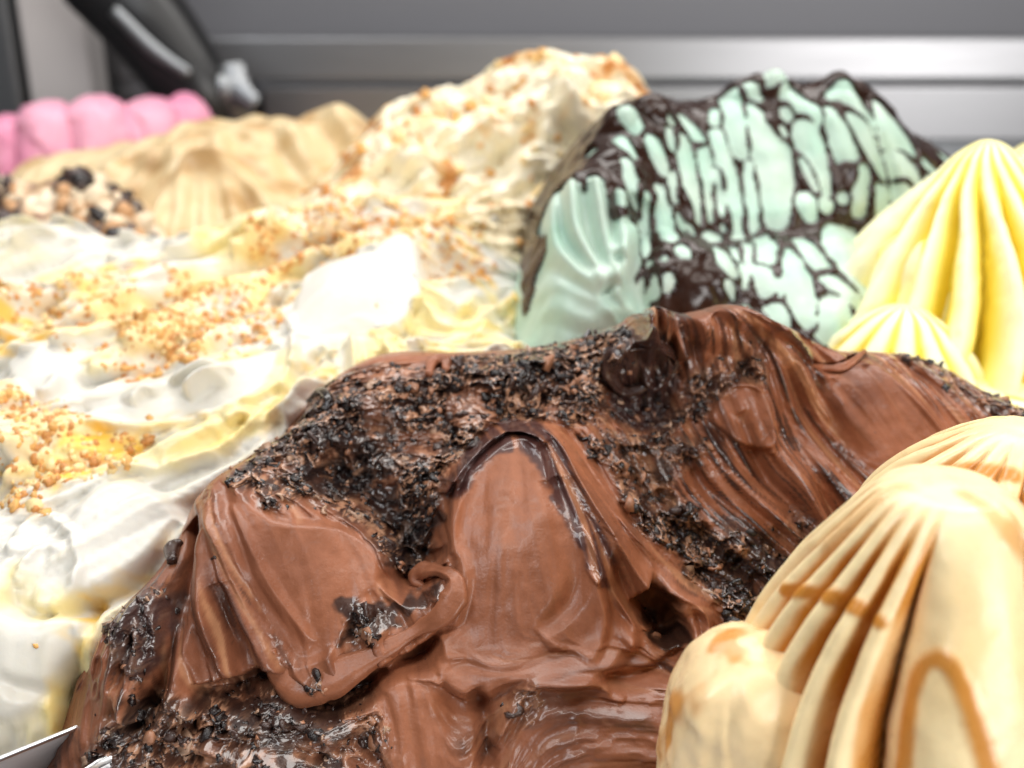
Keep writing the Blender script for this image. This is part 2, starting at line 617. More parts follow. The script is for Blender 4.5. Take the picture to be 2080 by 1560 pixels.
def fix_tris(F):
    """quads with a repeated index -> triangles list (all triangles)"""
    t1 = F[:, [0, 1, 2]]; t2 = F[:, [0, 2, 3]]
    ok = F[:, 2] != F[:, 3]
    return np.vstack([t1, t2[ok]])


def frames(Nn, rng, tilt=0.5):
    """random rotation matrices whose z axis is near the normal"""
    n = Nn + rng.normal(0, tilt, Nn.shape); n /= np.linalg.norm(n, axis=1, keepdims=True)
    r = rng.normal(0, 1, n.shape)
    x = np.cross(r, n); x /= np.linalg.norm(x, axis=1, keepdims=True) + 1e-9
    y = np.cross(n, x)
    return np.stack([x, y, n], -1)


def scatter_pieces(parent, name, stuff_name, variants, mats, P, Nn, size, n_single, rng, tilt=0.5, sink=0.2, smooth=True):
    """the largest n_single pieces become child objects sharing meshes, the rest one joined 'stuff' part per material"""
    R = frames(Nn, rng, tilt)
    P = P - Nn * (size * sink)[:, None]
    order = np.argsort(-size)
    vi = rng.integers(0, len(variants), len(P)); mi = rng.integers(0, len(mats), len(P))
    shared = {}
    pl = Vector(parent.location)
    for i in order[:n_single]:
        key = (vi[i], mi[i])
        if key not in shared:
            V, F = variants[vi[i]]
            me = new_mesh(name, V, fix_tris(F), smooth=smooth); me.materials.append(mats[mi[i]])
            shared[key] = me
        o = bpy.data.objects.new(name, shared[key])
        COL.objects.link(o); o.parent = parent
        m = Matrix([[*R[i][0]], [*R[i][1]], [*R[i][2]]]).to_4x4() @ Matrix.Scale(float(size[i]), 4)
        m.translation = Vector(P[i]) - pl
        o.matrix_local = m
    rest = order[n_single:]
    for k, mt in enumerate(mats):
        Vs, Fs, off = [], [], 0
        for j, (V, F) in enumerate(variants):
            s = rest[(vi[rest] == j) & (mi[rest] == k)]
            if not len(s):
                continue
            W = np.einsum('nij,vj->nvi', R[s], V) * size[s][:, None, None] + P[s][:, None, :]
            T = fix_tris(F)
            Fs.append((T[None] + (np.arange(len(s)) * len(V))[:, None, None] + off).reshape(-1, 3)); Vs.append(W.reshape(-1, 3))
            off += len(s) * len(V)
        if Vs:
            o = obj(stuff_name, new_mesh(stuff_name, np.vstack(Vs), np.vstack(Fs), smooth=smooth), mt)
            adopt(o, parent); o["kind"] = "stuff"


def sweep(path, radii, name, mat, parent, nseg=14, flat=0.75, up=(0, -0.6, 0.8), col=None, noise=0.0):
    """tube along a 3D path with elliptic section"""
    p = crom(path, 8); r = np.interp(np.linspace(0, 1, len(p)), np.linspace(0, 1, len(radii)), radii)
    t = np.gradient(p, axis=0); t /= np.linalg.norm(t, axis=1, keepdims=True) + 1e-12
    up = np.array(up); s_ = np.cross(t, up); s_ /= np.linalg.norm(s_, axis=1, keepdims=True) + 1e-12
    n_ = np.cross(s_, t)
    th = np.linspace(0, 2 * math.pi, nseg, endpoint=False)
    V = p[:, None] + r[:, None, None] * (np.cos(th)[None, :, None] * s_[:, None] + flat * np.sin(th)[None, :, None] * n_[:, None])
    if noise:
        g = n2(np.arange(nseg)[None, :] * .9 + 0 * r[:, None], np.linspace(0, 2.5, len(p))[:, None] + 3.3) + .6 * fbm3(V * 260, 3)
        V = V + noise * g[..., None] * (V - p[:, None]) / r[:, None, None]
    F = grid_faces(len(p), nseg, wrap=True)
    V = V.reshape(-1, 3)
    n0 = len(V)
    V = np.vstack([V, p[:1], p[-1:]])
    caps = [[(k + 1) % nseg, k, n0, n0] for k in range(nseg)] + [[(len(p) - 1) * nseg + k, (len(p) - 1) * nseg + (k + 1) % nseg, n0 + 1, n0 + 1] for k in range(nseg)]
    F = fix_tris(np.vstack([F, np.array(caps)]))
    c = None if col is None else np.tile(np.asarray(col, float), (len(V), 1))
    o = obj(name, new_mesh(name, V, F, col=c), mat)
    if parent is not None:
        adopt(o, parent)
    return o


def box_mesh(name, lo, hi, bev=0.0):
    lo = np.array(lo, float); hi = np.array(hi, float)
    import bmesh
    bm = bmesh.new(); bmesh.ops.create_cube(bm, size=1.0)
    for v in bm.verts:
        v.co = Vector(((v.co.x + .5) * (hi[0] - lo[0]) + lo[0], (v.co.y + .5) * (hi[1] - lo[1]) + lo[1], (v.co.z + .5) * (hi[2] - lo[2]) + lo[2]))
    if bev:
        bmesh.ops.bevel(bm, geom=bm.edges[:], offset=bev, segments=3, affect='EDGES', profile=0.6)
    me = bpy.data.meshes.new(name); bm.to_mesh(me); bm.free()
    return me


# ================================================================== the setting: counter and steel back of the case
def zat(v, Y):
    return float(at_y(1040, v, Y)[2])


def xat(u, Y, v=120):
    return float(at_y(u, v, Y)[0])


FLOOR_Z = -0.036
o = obj("counter", box_mesh("counter", (-1.6, -0.6, FLOOR_Z - 0.03), (1.6, 1.262, FLOOR_Z), 0.002), M_STEEL_D)
o["kind"] = "structure"

# rear steel ledge with its two bands
YB = 1.22
def tilted_band(name, x0, x1, v0, v1, Y, depth, mat, parent, tilt=8.0, bev=0.004):
    """long steel band whose face leans back a little"""
    z0, z1 = zat(v0, Y), zat(v1, Y)
    o = obj(name, box_mesh(name, (x0, 0, 0), (x1, depth, z1 - z0), bev), mat)
    o.parent = parent
    o.matrix_parent_inverse = Matrix.Translation(-Vector(parent.location))
    o.location = (0, Y, z0)
    o.rotation_euler = (math.radians(-tilt), 0, 0)
    return o


rail = thing("steel_rail", "long brushed steel rail running along the back of the display case", "rail", (0.0, YB, FLOOR_Z))
tilted_band("upper_band", -0.62, 1.5, 164, 74, YB, .04, M_STEEL, rail)
tilted_band("lower_band", -0.26, 1.5, 288, 174, YB, .04, M_STEEL, rail, 5.0)
adopt(obj("upright", box_mesh("upright", (-.25, YB + 0.05, FLOOR_Z), (1.49, YB + 0.08, zat(290, YB)), 0.002), M_STEEL_D), rail)
rail2 = thing("steel_ledge", "dull grey green ledge at the back left behind the pink gelato", "ledge", (-0.9, YB, FLOOR_Z))
tilted_band("band", -1.5, -0.27, 205, 148, YB, .04, M_STEEL_D, rail2, 6.0)
adopt(obj("upright", box_mesh("upright", (-1.49, YB + 0.05, FLOOR_Z), (-0.27, YB + 0.07, zat(209, YB)), 0.002), M_BLACK), rail2)
o = obj("case_back_wall", box_mesh("case_back_wall", (-1.6, 1.40, FLOOR_Z - 0.03), (1.6, 1.42, 1.0)), mat_metal("grey_back_panel", (0.24, 0.24, 0.26), 0.5, metallic=.25))
o["kind"] = "structure"
for (u0, u1, v0, mt, lab) in ((48, 180, 158, M_BEIGE, "pale pinkish grey upright post at the far left of the case"),
                              (-60, 30, 158, M_STEEL_D, "dark grey upright post at the left edge of the picture")):
    yb = 1.15
    o = obj("upright_post", box_mesh("upright_post", (xat(u0, yb), yb, FLOOR_Z), (xat(u1, yb), yb + 0.05, 0.75), 0.006), mt)
    o["label"] = lab; o["category"] = "post"; o["group"] = "upright posts at the back of the case"

# tool lying over the rail: black handle, steel shank, clip
Yh = 1.08
tool = thing("serving_tool", "black handled serving tool with a steel shank leaning behind the pink gelato", "utensil", tuple(at_y(420, 250, Yh)))
sweep([at_y(190, -60, Yh + .02), at_y(300, 50, Yh + .01), at_y(400, 190, Yh), at_y(440, 260, Yh)], [.040, .042, .036, .026], "handle", M_BLACK, tool, up=(0, -1, .1))
sweep([at_y(230, 20, Yh - .02), at_y(310, 100, Yh - .025), at_y(385, 152, Yh - .03)], [.006, .007, .005], "shank", M_STEEL_D, tool, up=(0, -1, .1), flat=.5)
tool2 = thing("steel_clip", "small bright steel clip behind the pink gelato on the dark rail", "clip", tuple(at_y(470, 260, Yh)))
sweep([at_y(470, 130, Yh), at_y(480, 180, Yh - .01), at_y(520, 215, Yh - .02)], [.012, .016, .008], "blade", M_STEEL_D, tool2, up=(0, -1, .1), flat=.4)
sweep([at_y(400, 200, Yh), at_y(450, 185, Yh - .01), at_y(490, 260, Yh)], [.012, .016, .016], "arm", M_STEEL_D, tool2, up=(0, -1, .1), flat=.5)


# ------------------------------------------------------------------ steel pans
M_TRAY = mat_metal("satin_pan_steel", (0.74, 0.74, 0.75), 0.5, metallic=.5, stretch=(1, 1, 1), scale=40, amp=0.06)


def pan(label, corner, d, n, lx, ly, zr=0.0, r=0.025, depth=0.034):
    """rounded rectangular steel tray; corner, unit directions d (long) and n (wide)"""
    d = np.array(d); n = np.array(n); corner = np.array(corner)
    c = corner + d * lx / 2 + n * ly / 2

    def ring(inset, z):
        rr = max(r - inset, 0.003); hx = lx / 2 - inset; hy = ly / 2 - inset
        pts = []
        for (sx, sy, a0) in ((1, 1, 0), (-1, 1, 90), (-1, -1, 180), (1, -1, 270)):
            for k in range(9):
                a = math.radians(a0 + k * 90 / 8)
                pts.append((sx * (hx - rr) + rr * math.cos(a), sy * (hy - rr) + rr * math.sin(a)))
        pts = np.array(pts)
        xy = c + pts[:, :1] * d + pts[:, 1:] * n
        return np.column_stack([xy, np.full(len(xy), z)])
    root = thing("gelato_pan", label, "pan", (c[0], c[1], FLOOR_Z), "steel gelato pans")
    rim = [(-.0002, -.0016), (-.0005, -.0008), (-.0004, -.0001), (-.0001, .0002), (.0003, .0002), (.0007, 0), (.0011, -.0006), (.0014, -.002)]
    V = np.array([ring(i, zr + z) for i, z in rim])
    adopt(obj("rim", new_mesh("rim", V.reshape(-1, 3), grid_faces(len(rim), V.shape[1], wrap=True)), M_RIM), root)
    wl = [(.0015, zr - .0022), (.008, zr - .012), (.010, FLOOR_Z + .008), (.014, FLOOR_Z + .003), (.03, FLOOR_Z + .0015)]
    V = np.array([ring(i, z) for i, z in wl]); nr = V.shape[1]
    F = grid_faces(len(wl), nr, wrap=True)
    V = np.vstack([V.reshape(-1, 3), [[c[0], c[1], FLOOR_Z + .0015]]])
    b = (len(wl) - 1) * nr
    F = np.vstack([F, [[b + k, b + (k + 1) % nr, len(V) - 1, len(V) - 1] for k in range(nr)]])
    adopt(obj("tray", new_mesh("tray", V, fix_tris(F)), M_TRAY), root)
    return root


D_, N_ = (0.78, 0.626), (-0.626, 0.78)
p0 = np.array([-0.165, 0.298])
pan("steel pan under the white gelato, its rim showing at the lower left", p0 - np.array(D_) * .07, D_, N_, .42, .27, zr=0.0)
pan("steel pan under the chocolate gelato, only its left rim in view", np.array([-0.150, 0.287]), D_, (0.626, -0.78), .40, .20, zr=-0.002)

# ================================================================== chocolate gelato
def build_chocolate():
    U = 0.00019
    rng = np.random.default_rng(3)
    ctrl = [(212, 1290, .325), (232, 1440, .312), (200, 1520, .303), (345, 1125, .362), (392, 1008, .385), (500, 930, .402), (580, 868, .412),
            (640, 806, .42), (760, 770, .427), (880, 745, .432), (1030, 715, .438), (1180, 680, .443), (1270, 650, .446), (1305, 618, .447), (1400, 640, .45), (1480, 615, .452),
            (1570, 668, .454), (1700, 705, .455), (1850, 722, .452), (2000, 790, .447), (2080, 832, .443), (2250, 960, .43),
            (200, 1640, .293), (500, 1560, .300), (800, 1560, .302), (1100, 1560, .302), (1350, 1560, .303),
            (420, 1300, .332), (600, 1250, .338), (800, 1230, .343), (1060, 1150, .345), (1060, 1350, .325), (1300, 1250, .345),
            (640, 1050, .368), (820, 1000, .381), (1050, 950, .380), (1250, 900, .398), (1400, 1000, .388), (1600, 1000, .392), (1650, 850, .42),
            (1850, 900, .412), (1700, 1150, .372), (1950, 1020, .395), (1600, 1350, .335), (2000, 1350, .335),
            (900, 850, .410), (1150, 790, .420), (1400, 780, .425)]
    cw = [(x, .53, .03) for x in (-.06, .02, .10, .18)] + [(x, .60, -.04) for x in (-.06, .02, .10, .18)] + \
         [(x, .26, -.045) for x in (-.14, -.05, .05, .13, .2)] + [(-.19, .31, -.04), (-.175, .36, -.04), (-.15, .42, -.02), (-.13, .5, -.03), (.27, .5, -.02), (.26, .40, -.01), (.26, .3, -.03)]
    h = HF(math.radians(36.9), -0.185, 0.235, 0.205, 0.455, 0.00044, ctrl, cw, U, 2e-5)
    A, B = h.A, h.B
    # broad undulation
    h.W += U * 16 * fbm2(A / (150 * U), B / (150 * U) + 5, 2)
    # ---- left outer lobe and the groove beside it
    h.bump(285, 1290, 130, 190, 34, 10)
    h.ridge([(385, 1050), (372, 1150), (352, 1280), (318, 1400), (262, 1490)], -62, 34, 46, 0, 2.0, .1)
    h.ridge([(240, 1400), (250, 1450), (330, 1470), (420, 1440)], 26, 26, 18, 0, 1.2)
    # ---- valley between left and centre folds
    h.ridge([(640, 930), (740, 985), (815, 1060), (845, 1130), (800, 1200)], -92, 85, 70, 0, 0, .12)
    # ---- left fold: facet with its ridge
    h.bump(560, 1160, 240, 250, 42, 20)
    h.facet([(452, 985), (560, 1068), (690, 1078), (765, 1125), (768, 1190), (722, 1240), (690, 1305), (610, 1345), (545, 1260), (490, 1130)], 14, 16, 110, -8, (.10, .15))
    h.ridge([(405, 1000), (440, 1090), (490, 1210), (575, 1360)], 30, 40, 44, 2.2, 1.6, .1)
    h.ridge([(398, 1080), (410, 1180), (430, 1290), (470, 1370)], 26, 26, 34, 0, 1.6, .1)
    h.ridge([(475, 1030), (530, 1150), (585, 1240), (640, 1310)], 12, 14, 22, 1.6, 1.2, .2)
    h.ridge([(452, 1200), (470, 1290), (515, 1365)], -26, 40, 30, 0, 0, .45)
    # ---- dark gap under the left fold and under the ribbon
    h.ridge([(395, 1420), (470, 1392), (540, 1372), (575, 1392), (650, 1420), (740, 1385), (820, 1345), (900, 1300)], -74, 24, 48, 0, 1.5, .12)
    # ---- centre fold
    h.bump(1060, 1130, 210, 330, 30, 0)
    h.facet([(962, 968), (1035, 905), (1095, 925), (1130, 1010), (1195, 1150), (1235, 1255), (1205, 1350), (1120, 1330), (1000, 1345), (905, 1330), (905, 1240), (935, 1165), (918, 1085), (935, 1010)],
            30, 22, 150, -16, (.05, .12))
    h.ridge([(1120, 985), (1160, 1110), (1165, 1220), (1110, 1300)], -16, 70, 40, 0, 0, .15)
    h.ridge([(940, 1010), (925, 1090), (950, 1180), (925, 1280)], 14, 16, 50, 1.3, 0, .12)
    h.ridge([(905, 1010), (958, 945), (1010, 892), (1062, 886), (1108, 918)], 62, 22, 30, 1.4, 1.5, .12)
    h.ridge([(1100, 905), (1142, 985), (1178, 1070), (1218, 1168), (1205, 1190)], 34, 30, 26, 1.5, 1.4, .08)
    h.ridge([(905, 1120), (870, 1150), (838, 1150)], 22, 18, 20, 0, 1.4, .2)
    # left wall drop of the centre fold
    h.ridge([(925, 985), (905, 1060), (905, 1110), (850, 1135)], -40, 10, 60, 0, 1.4, .1)
    # skirt flaring out under the centre facet
    h.ridge([(885, 1290), (900, 1375), (960, 1405), (1060, 1390), (1160, 1398), (1230, 1360), (1290, 1290)], 26, 70, 24, 0, 1.2, .12, smooth=.6)
    h.ridge([(1180, 1080), (1205, 1180), (1170, 1260), (1100, 1310)], 14, 60, 26, 0, 1.4, .2)
    # ---- pale ridges sweeping right from the crown of the fold
    h.ridge([(1075, 872), (1130, 905), (1180, 990), (1235, 1085), (1290, 1165), (1365, 1190), (1425, 1245), (1432, 1310), (1400, 1360)], 54, 30, 34, 1.6, 1.2, .1)
    h.ridge([(1125, 880), (1200, 985), (1275, 1085), (1350, 1150), (1450, 1230)], 20, 26, 22, 1.6, 1.4, .1)
    h.ridge([(1235, 1100), (1240, 1200), (1280, 1260), (1275, 1330)], 22, 26, 20, 0, 1.4, .2)
    h.ridge([(1300, 1190), (1345, 1230), (1365, 1290)], -140, 50, 46, 0, 0, .25)
    h.ridge([(1370, 1215), (1400, 1260), (1405, 1320)], 46, 16, 22, 1.4, 1.2, .15)
    # ---- the hole with a dark curl, upper centre
    h.bump(1300, 800, 95, 85, -75, 0, 1)
    h.bump(1290, 735, 70, 50, 48, -10, 1)
    h.ridge([(1240, 770), (1255, 730), (1310, 712), (1360, 735), (1340, 775), (1300, 760)], 30, 14, 14, 1.3, 1.3, .1)
    # scooped dome right of the hole
    h.facet([(1470, 800), (1530, 790), (1565, 850), (1560, 910), (1500, 905), (1440, 860)], 18, 12, 60, 14, (0, .1), .7)
    h.ridge([(1440, 800), (1500, 785), (1550, 805), (1572, 860), (1562, 925)], 18, 16, 12, 1.4, 1.4, .1)
    # ---- peak
    h.bump(1325, 672, 52, 74, 105, -8, 1.2)
    h.bump(1470, 668, 100, 56, 70, -12, 1.2)
    h.bump(1590, 690, 90, 40, 26, -10, 1)
    h.ridge([(1292, 622), (1302, 660), (1310, 720)], 46, 30, 20, 1.4, 1.2, .05)
    h.ridge([(1350, 640), (1368, 680), (1390, 735)], 38, 18, 22, 1.2, 1.6, .05)
    h.ridge([(1400, 655), (1420, 690), (1430, 740)], 18, 16, 14, 1.4, 1.4, .1)
    h.ridge([(1325, 640), (1335, 690), (1345, 720)], -44, 16, 16, 0, 0, .1)
    h.ridge([(1400, 640), (1450, 618), (1500, 628), (1560, 668), (1640, 692)], 40, 18, 40, 1.4, 1.4, .1)
    h.ridge([(1440, 660), (1480, 690), (1560, 700)], -24, 18, 22, 0, 0, .2)
    h.ridge([(1560, 690), (1640, 680), (1700, 700)], 14, 14, 30, 1.4, 1.4, .15)
    # dark notch at right crest
    h.ridge([(1650, 738), (1700, 742), (1752, 715)], -46, 16, 20, 0, 0, .2)
    h.ridge([(1660, 752), (1715, 755), (1765, 728)], 18, 10, 22, 1.3, 1.3, .2)
    # ---- right: long spatula swathes
    h.ridge([(1530, 730), (1548, 800), (1580, 900), (1640, 1010), (1700, 1100)], 26, 40, 30, 1.6, 1.5, .1)
    h.ridge([(1600, 745), (1660, 860), (1720, 950), (1770, 1020)], -20, 30, 20, 0, 1.6, .12)
    h.facet([(1690, 770), (1760, 735), (1850, 790), (1930, 880), (1960, 950), (1880, 1010), (1790, 980), (1720, 880)], 8, 30, 90, 12, (0, 0), .75)
    h.ridge([(1760, 728), (1830, 790), (1910, 880), (1960, 960)], 16, 26, 30, 1.5, 1.6, .12)
    h.ridge([(1850, 730), (1930, 810), (2010, 900)], 14, 24, 24, 1.5, 1.5, .1)
    h.ridge([(1545, 900), (1600, 960), (1650, 1040), (1690, 1080)], 24, 40, 20, 0, 1.4, .15)
    h.ridge([(1380, 880), (1450, 980), (1560, 1090), (1640, 1150)], 18, 34, 24, 1.6, 1.4, .12)
    h.ridge([(1280, 900), (1340, 1010), (1440, 1110), (1560, 1200)], -26, 40, 40, 0, 0, .15)
    h.ridge([(1500, 850), (1580, 990), (1650, 1110)], -18, 22, 22, 0, 0, .15)
    # ---- pale spatula leaf upper left of centre
    h.facet([(905, 815), (960, 790), (1000, 800), (1010, 850), (960, 870), (915, 865)], 12, 10, 50, 12, (0, .1), .6)
    h.ridge([(890, 850), (905, 810), (950, 785), (1000, 795), (1025, 840)], 22, 14, 10, 1.3, 1.3, .1)
    # ---- bottom
    h.facet([(765, 1385), (830, 1365), (890, 1400), (905, 1470), (960, 1570), (790, 1580), (770, 1480)], 14, 46, 90, 10, (0, .1), .8)
    h.bump(1190, 1490, 190, 140, 40, 15, 1.2, smooth=.5)
    h.ridge([(1000, 1520), (1030, 1450), (1080, 1405), (1190, 1395), (1270, 1420)], 20, 14, 34, 1.3, 1.6, .12)
    h.ridge([(960, 1400), (985, 1470), (990, 1560)], -30, 26, 26, 0, 0, .15)
    h.ridge([(1230, 1400), (1320, 1370), (1390, 1320)], -30, 26, 30, 0, 0, .2)
    h.ridge([(760, 1360), (800, 1355), (850, 1368), (900, 1392)], 18, 14, 14, 1.3, 1.3, .12)
    h.bump(470, 1500, 90, 60, 26, 30)
    h.bump(610, 1470, 70, 50, 24, 0)
    h.bump(690, 1500, 70, 60, 26, 40)
    h.bump(560, 1560, 80, 60, 24, 0)
    h.bump(730, 1430, 50, 40, 22, 0)
    h.ridge([(230, 1500), (330, 1490), (430, 1520), (520, 1560)], 24, 18, 26, 1.4, 1.4, .1)
    # ---- crumb areas
    cr = np.zeros_like(h.W)
    for px, k in (([(470, 970), (520, 900), (600, 820), (680, 775), (890, 735), (1180, 672), (1290, 690), (1235, 790), (1240, 860), (1020, 868), (960, 930), (905, 985), (880, 1080), (835, 1150), (775, 1120), (735, 1060), (650, 1020), (560, 1060), (500, 1000)], 1.0),
                  ([(1180, 890), (1260, 880), (1330, 850), (1390, 790), (1480, 720), (1540, 730), (1550, 790), (1440, 830), (1350, 900), (1300, 960), (1240, 960)], .9),
                  ([(1250, 960), (1340, 990), (1430, 1050), (1560, 1110), (1680, 1150), (1600, 1270), (1490, 1270), (1380, 1140), (1290, 1070)], 1.0),
                  ([(1210, 880), (1300, 860), (1420, 900), (1380, 960), (1290, 980), (1230, 940)], .8),
                  ([(1600, 1040), (1680, 1070), (1720, 1120), (1650, 1190), (1580, 1130)], .7),
                  ([(1820, 690), (1900, 715), (2010, 770), (2100, 830), (2120, 880), (2000, 830), (1900, 770), (1830, 730)], .8),
                  ([(222, 1250), (280, 1215), (345, 1225), (330, 1300), (285, 1365), (235, 1330)], .75),
                  ([(235, 1450), (330, 1425), (470, 1396), (560, 1376), (745, 1382), (768, 1450), (775, 1600), (200, 1600)], .85),
                  ([(1300, 1200), (1350, 1190), (1400, 1260), (1390, 1330), (1330, 1320)], .6),  # hollow beside the fold: crumb mask also darkens its shade
                  ([(1000, 1490), (1030, 1430), (1085, 1400), (1075, 1460), (1040, 1500)], .8),
                  ([(1245, 770), (1270, 705), (1350, 705), (1380, 770), (1330, 860), (1260, 850)], .7),
                  ([(700, 1255), (760, 1240), (780, 1290), (710, 1300)], .8)):
        cr = np.maximum(cr, k * h.mask(px, 34, 26, 40))
    pat = np.zeros_like(h.W)
    pn = fbm2(A / (90 * U) + 31, B / (90 * U) + 7, 3)
    cr = cr * (1 - .5 * sstep(.05, .4, pn))
    cr *= (1 - .8 * h.smooth)
    # ---- striations smeared along the spatula strokes
    h.flow([[(340, 1140), (270, 1280), (230, 1440)], [(430, 1000), (480, 1160), (590, 1340)], [(400, 1080), (420, 1250), (470, 1400)], [(600, 1080), (640, 1190), (640, 1320)],
            [(1020, 930), (1000, 1100), (990, 1320)], [(1110, 930), (1170, 1080), (1190, 1300)], [(1090, 885), (1180, 1000), (1290, 1170), (1430, 1270)],
            [(560, 900), (760, 850), (1000, 830), (1200, 760)], [(660, 800), (900, 755), (1200, 690)], [(920, 810), (1010, 860)],
            [(1390, 790), (1460, 950), (1650, 1130)], [(1300, 880), (1380, 1030), (1560, 1200)], [(1540, 740), (1600, 900), (1720, 1080)], [(1640, 740), (1740, 880), (1850, 1010)],
            [(1780, 730), (1880, 850), (1970, 960)], [(1320, 620), (1340, 720)], [(1420, 640), (1460, 720)], [(1480, 640), (1640, 720)], [(820, 1380), (850, 1560)],
            [(1000, 1540), (1080, 1430), (1300, 1420)], [(900, 1380), (1060, 1400), (1250, 1350)], [(480, 1400), (560, 1470), (740, 1420)], [(250, 1490), (500, 1550)],
            [(640, 980), (760, 1020), (840, 1140)]])
    calm = 1 - h.smooth
    streakz = np.zeros_like(h.W)         # areas drawn out in long spatula streaks
    for px, k in (([(1250, 880), (1400, 770), (1540, 720), (1620, 740), (1700, 880), (1780, 1030), (1700, 1180), (1560, 1270), (1450, 1230), (1330, 1080)], 1.0),
                  ([(1750, 700), (1900, 720), (2090, 830), (2090, 980), (1980, 960), (1860, 800)], .7),
                  ([(360, 1010), (440, 1000), (520, 1160), (600, 1340), (480, 1400), (400, 1250)], .5),
                  ([(1290, 620), (1560, 640), (1700, 700), (1640, 760), (1500, 720), (1320, 760)], .8),
                  ([(220, 1220), (340, 1140), (380, 1300), (330, 1480), (220, 1480)], .7)):
        streakz = np.maximum(streakz, k * h.mask(px, 50, 30, 40))
    streakz *= calm
    l1 = h.lic(0.020, 5 * U, 1); l2 = h.lic(0.026, 12 * U, 2); l3 = h.lic(0.020, 28 * U, 3); l4 = h.lic(.024, 52 * U, 5); lf = h.lic(0.012, 2.6 * U, 4)
    amp_s = .12 + .70 * calm + .5 * streakz
    h.W += U * amp_s * (1.5 * l1 + 5.5 * l2 + 11.0 * l3 + 17.0 * l4 * calm + .3 * lf)
    fold = 1 - np.abs(h.lic(0.010, 20 * U, 6))
    h.W += U * calm * 6.0 * np.clip(fold - .45, 0, 1) * sstep(-.2, .5, fbm2(A / (120 * U), B / (120 * U) + 40, 2))
    # torn, wrinkled cream
    t1 = h.lic(0.0035, 8 * U, 9); t2 = h.lic(0.0055, 20 * U, 10); t0 = h.lic(.0018, 5 * U, 12)
    w1 = np.clip(1 - np.abs(t1) * 1.5, 0, 1) ** 1.3; w2 = np.clip(1 - np.abs(t2) * 1.4, 0, 1) ** 1.3; w0 = np.clip(1 - np.abs(t0) * 1.5, 0, 1)
    tear = sstep(-.15, .35, fbm2(A / (100 * U) + 60, B / (100 * U), 3))
    h.W += U * calm * tear * (1 - cr) * (9 * w2 + 3 * w1 - 5)
    h.W += U * h.smooth * (2.2 * l3 + 3.5 * fbm2(A / (70 * U) + 8, B / (70 * U), 3))
    # crumbly relief
    wx = A / (13 * U) + 1.2 * fbm2(A / (20 * U), B / (20 * U), 2); wy = B / (13 * U) + 1.2 * fbm2(A / (20 * U) + 50, B / (20 * U), 2)
    d1b, d2b = worley(wx * .55 + 9, wy * .55, 33)
    crumb2 = np.clip(1 - d1b * 1.15, 0, 1)
    big = fbm2(A / (46 * U) + 23, B / (46 * U), 2)
    qx = A / (21 * U) + 1.5 * fbm2(A / (26 * U) + 7, B / (26 * U), 2); qy = B / (19 * U) + 1.5 * fbm2(A / (26 * U) + 57, B / (26 * U) + 5, 2)
    i1 = np.clip(1 - np.abs(fbm2(qx, qy + 40, 2)) * 2.8, 0, 1); i2 = np.clip(1 - np.abs(fbm2(qx * 2.1 + 12, qy * 2.1, 2)) * 2.6, 0, 1)
    w2 = w2 * (1 - .8 * cr) + cr * np.maximum(.35 * w2, i1); w1 = w1 * (1 - .8 * cr) + cr * np.maximum(.3 * w1, i2); w0 = w0 * (1 - .7 * cr)
    wr = 22 * w2 + 11 * w1 + 4 * w0 + 10 * crumb2 + 26 * big
    h.W += U * cr * (wr - 16)
    h.W = .45 * h.W + .55 * blur(h.W, 1)
    P = h.points(lean=0.8, lean_r=22)
    Nn = h.normals(P)
    # ---- pigment: milk chocolate, darker cocoa streaks, dark sauce and painted shade in the wrinkles
    base = np.empty(A.shape + (3,)); base[:] = lin(144, 89, 62)
    tone = fbm2(A / (260 * U) + 11, B / (260 * U), 3)
    base = mixc(base, lin(160, 99, 68), .7 * sstep(-.1, .5, tone))
    base = mixc(base, lin(112, 66, 46), .8 * sstep(0, .5, -tone))
    st = sstep(.1, 1.1, l2 * .6 + l3 * .5) * (.30 + .45 * calm + .5 * streakz)
    base = mixc(base, lin(84, 48, 36), .75 * np.clip(st, 0, 1))
    base = mixc(base, lin(60, 35, 28), .7 * sstep(.5, 1.2, l1) * (.5 * calm + .5 * streakz))
    base = mixc(base, lin(196, 144, 106), .8 * sstep(.3, 1.2, -l2) * (.4 * calm + .6 * streakz))  # tan streaks put specular streaks into the colour
    # sauce marbling on drawn-out areas; crumbly pits darkened by height, chocolate and shade together
    mar = sstep(.12, .42, .55 * l2 + .45 * l1 + .8 * fbm2(A / (80 * U) + 41, B / (80 * U), 3)) * streakz
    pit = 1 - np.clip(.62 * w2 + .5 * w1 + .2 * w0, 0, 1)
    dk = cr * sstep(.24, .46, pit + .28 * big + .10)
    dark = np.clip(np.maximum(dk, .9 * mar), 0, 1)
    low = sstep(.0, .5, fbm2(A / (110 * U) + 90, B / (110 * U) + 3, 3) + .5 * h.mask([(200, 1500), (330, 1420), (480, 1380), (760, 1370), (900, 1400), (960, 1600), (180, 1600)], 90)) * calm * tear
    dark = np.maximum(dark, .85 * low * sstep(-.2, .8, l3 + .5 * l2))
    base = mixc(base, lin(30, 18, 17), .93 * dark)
    base = mixc(base, lin(184, 142, 112), .7 * cr * sstep(.5, .85, np.maximum(w2, w1)) * (1 - dk))  # beige on wrinkle tops paints their highlights
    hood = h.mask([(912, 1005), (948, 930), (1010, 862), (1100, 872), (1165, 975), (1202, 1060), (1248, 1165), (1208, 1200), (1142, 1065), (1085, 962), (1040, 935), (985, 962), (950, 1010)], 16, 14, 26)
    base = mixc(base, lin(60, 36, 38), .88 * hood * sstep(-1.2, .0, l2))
    hole = h.mask([(1235, 775), (1250, 720), (1310, 695), (1370, 730), (1375, 790), (1330, 860), (1265, 850)], 24, 14, 24)
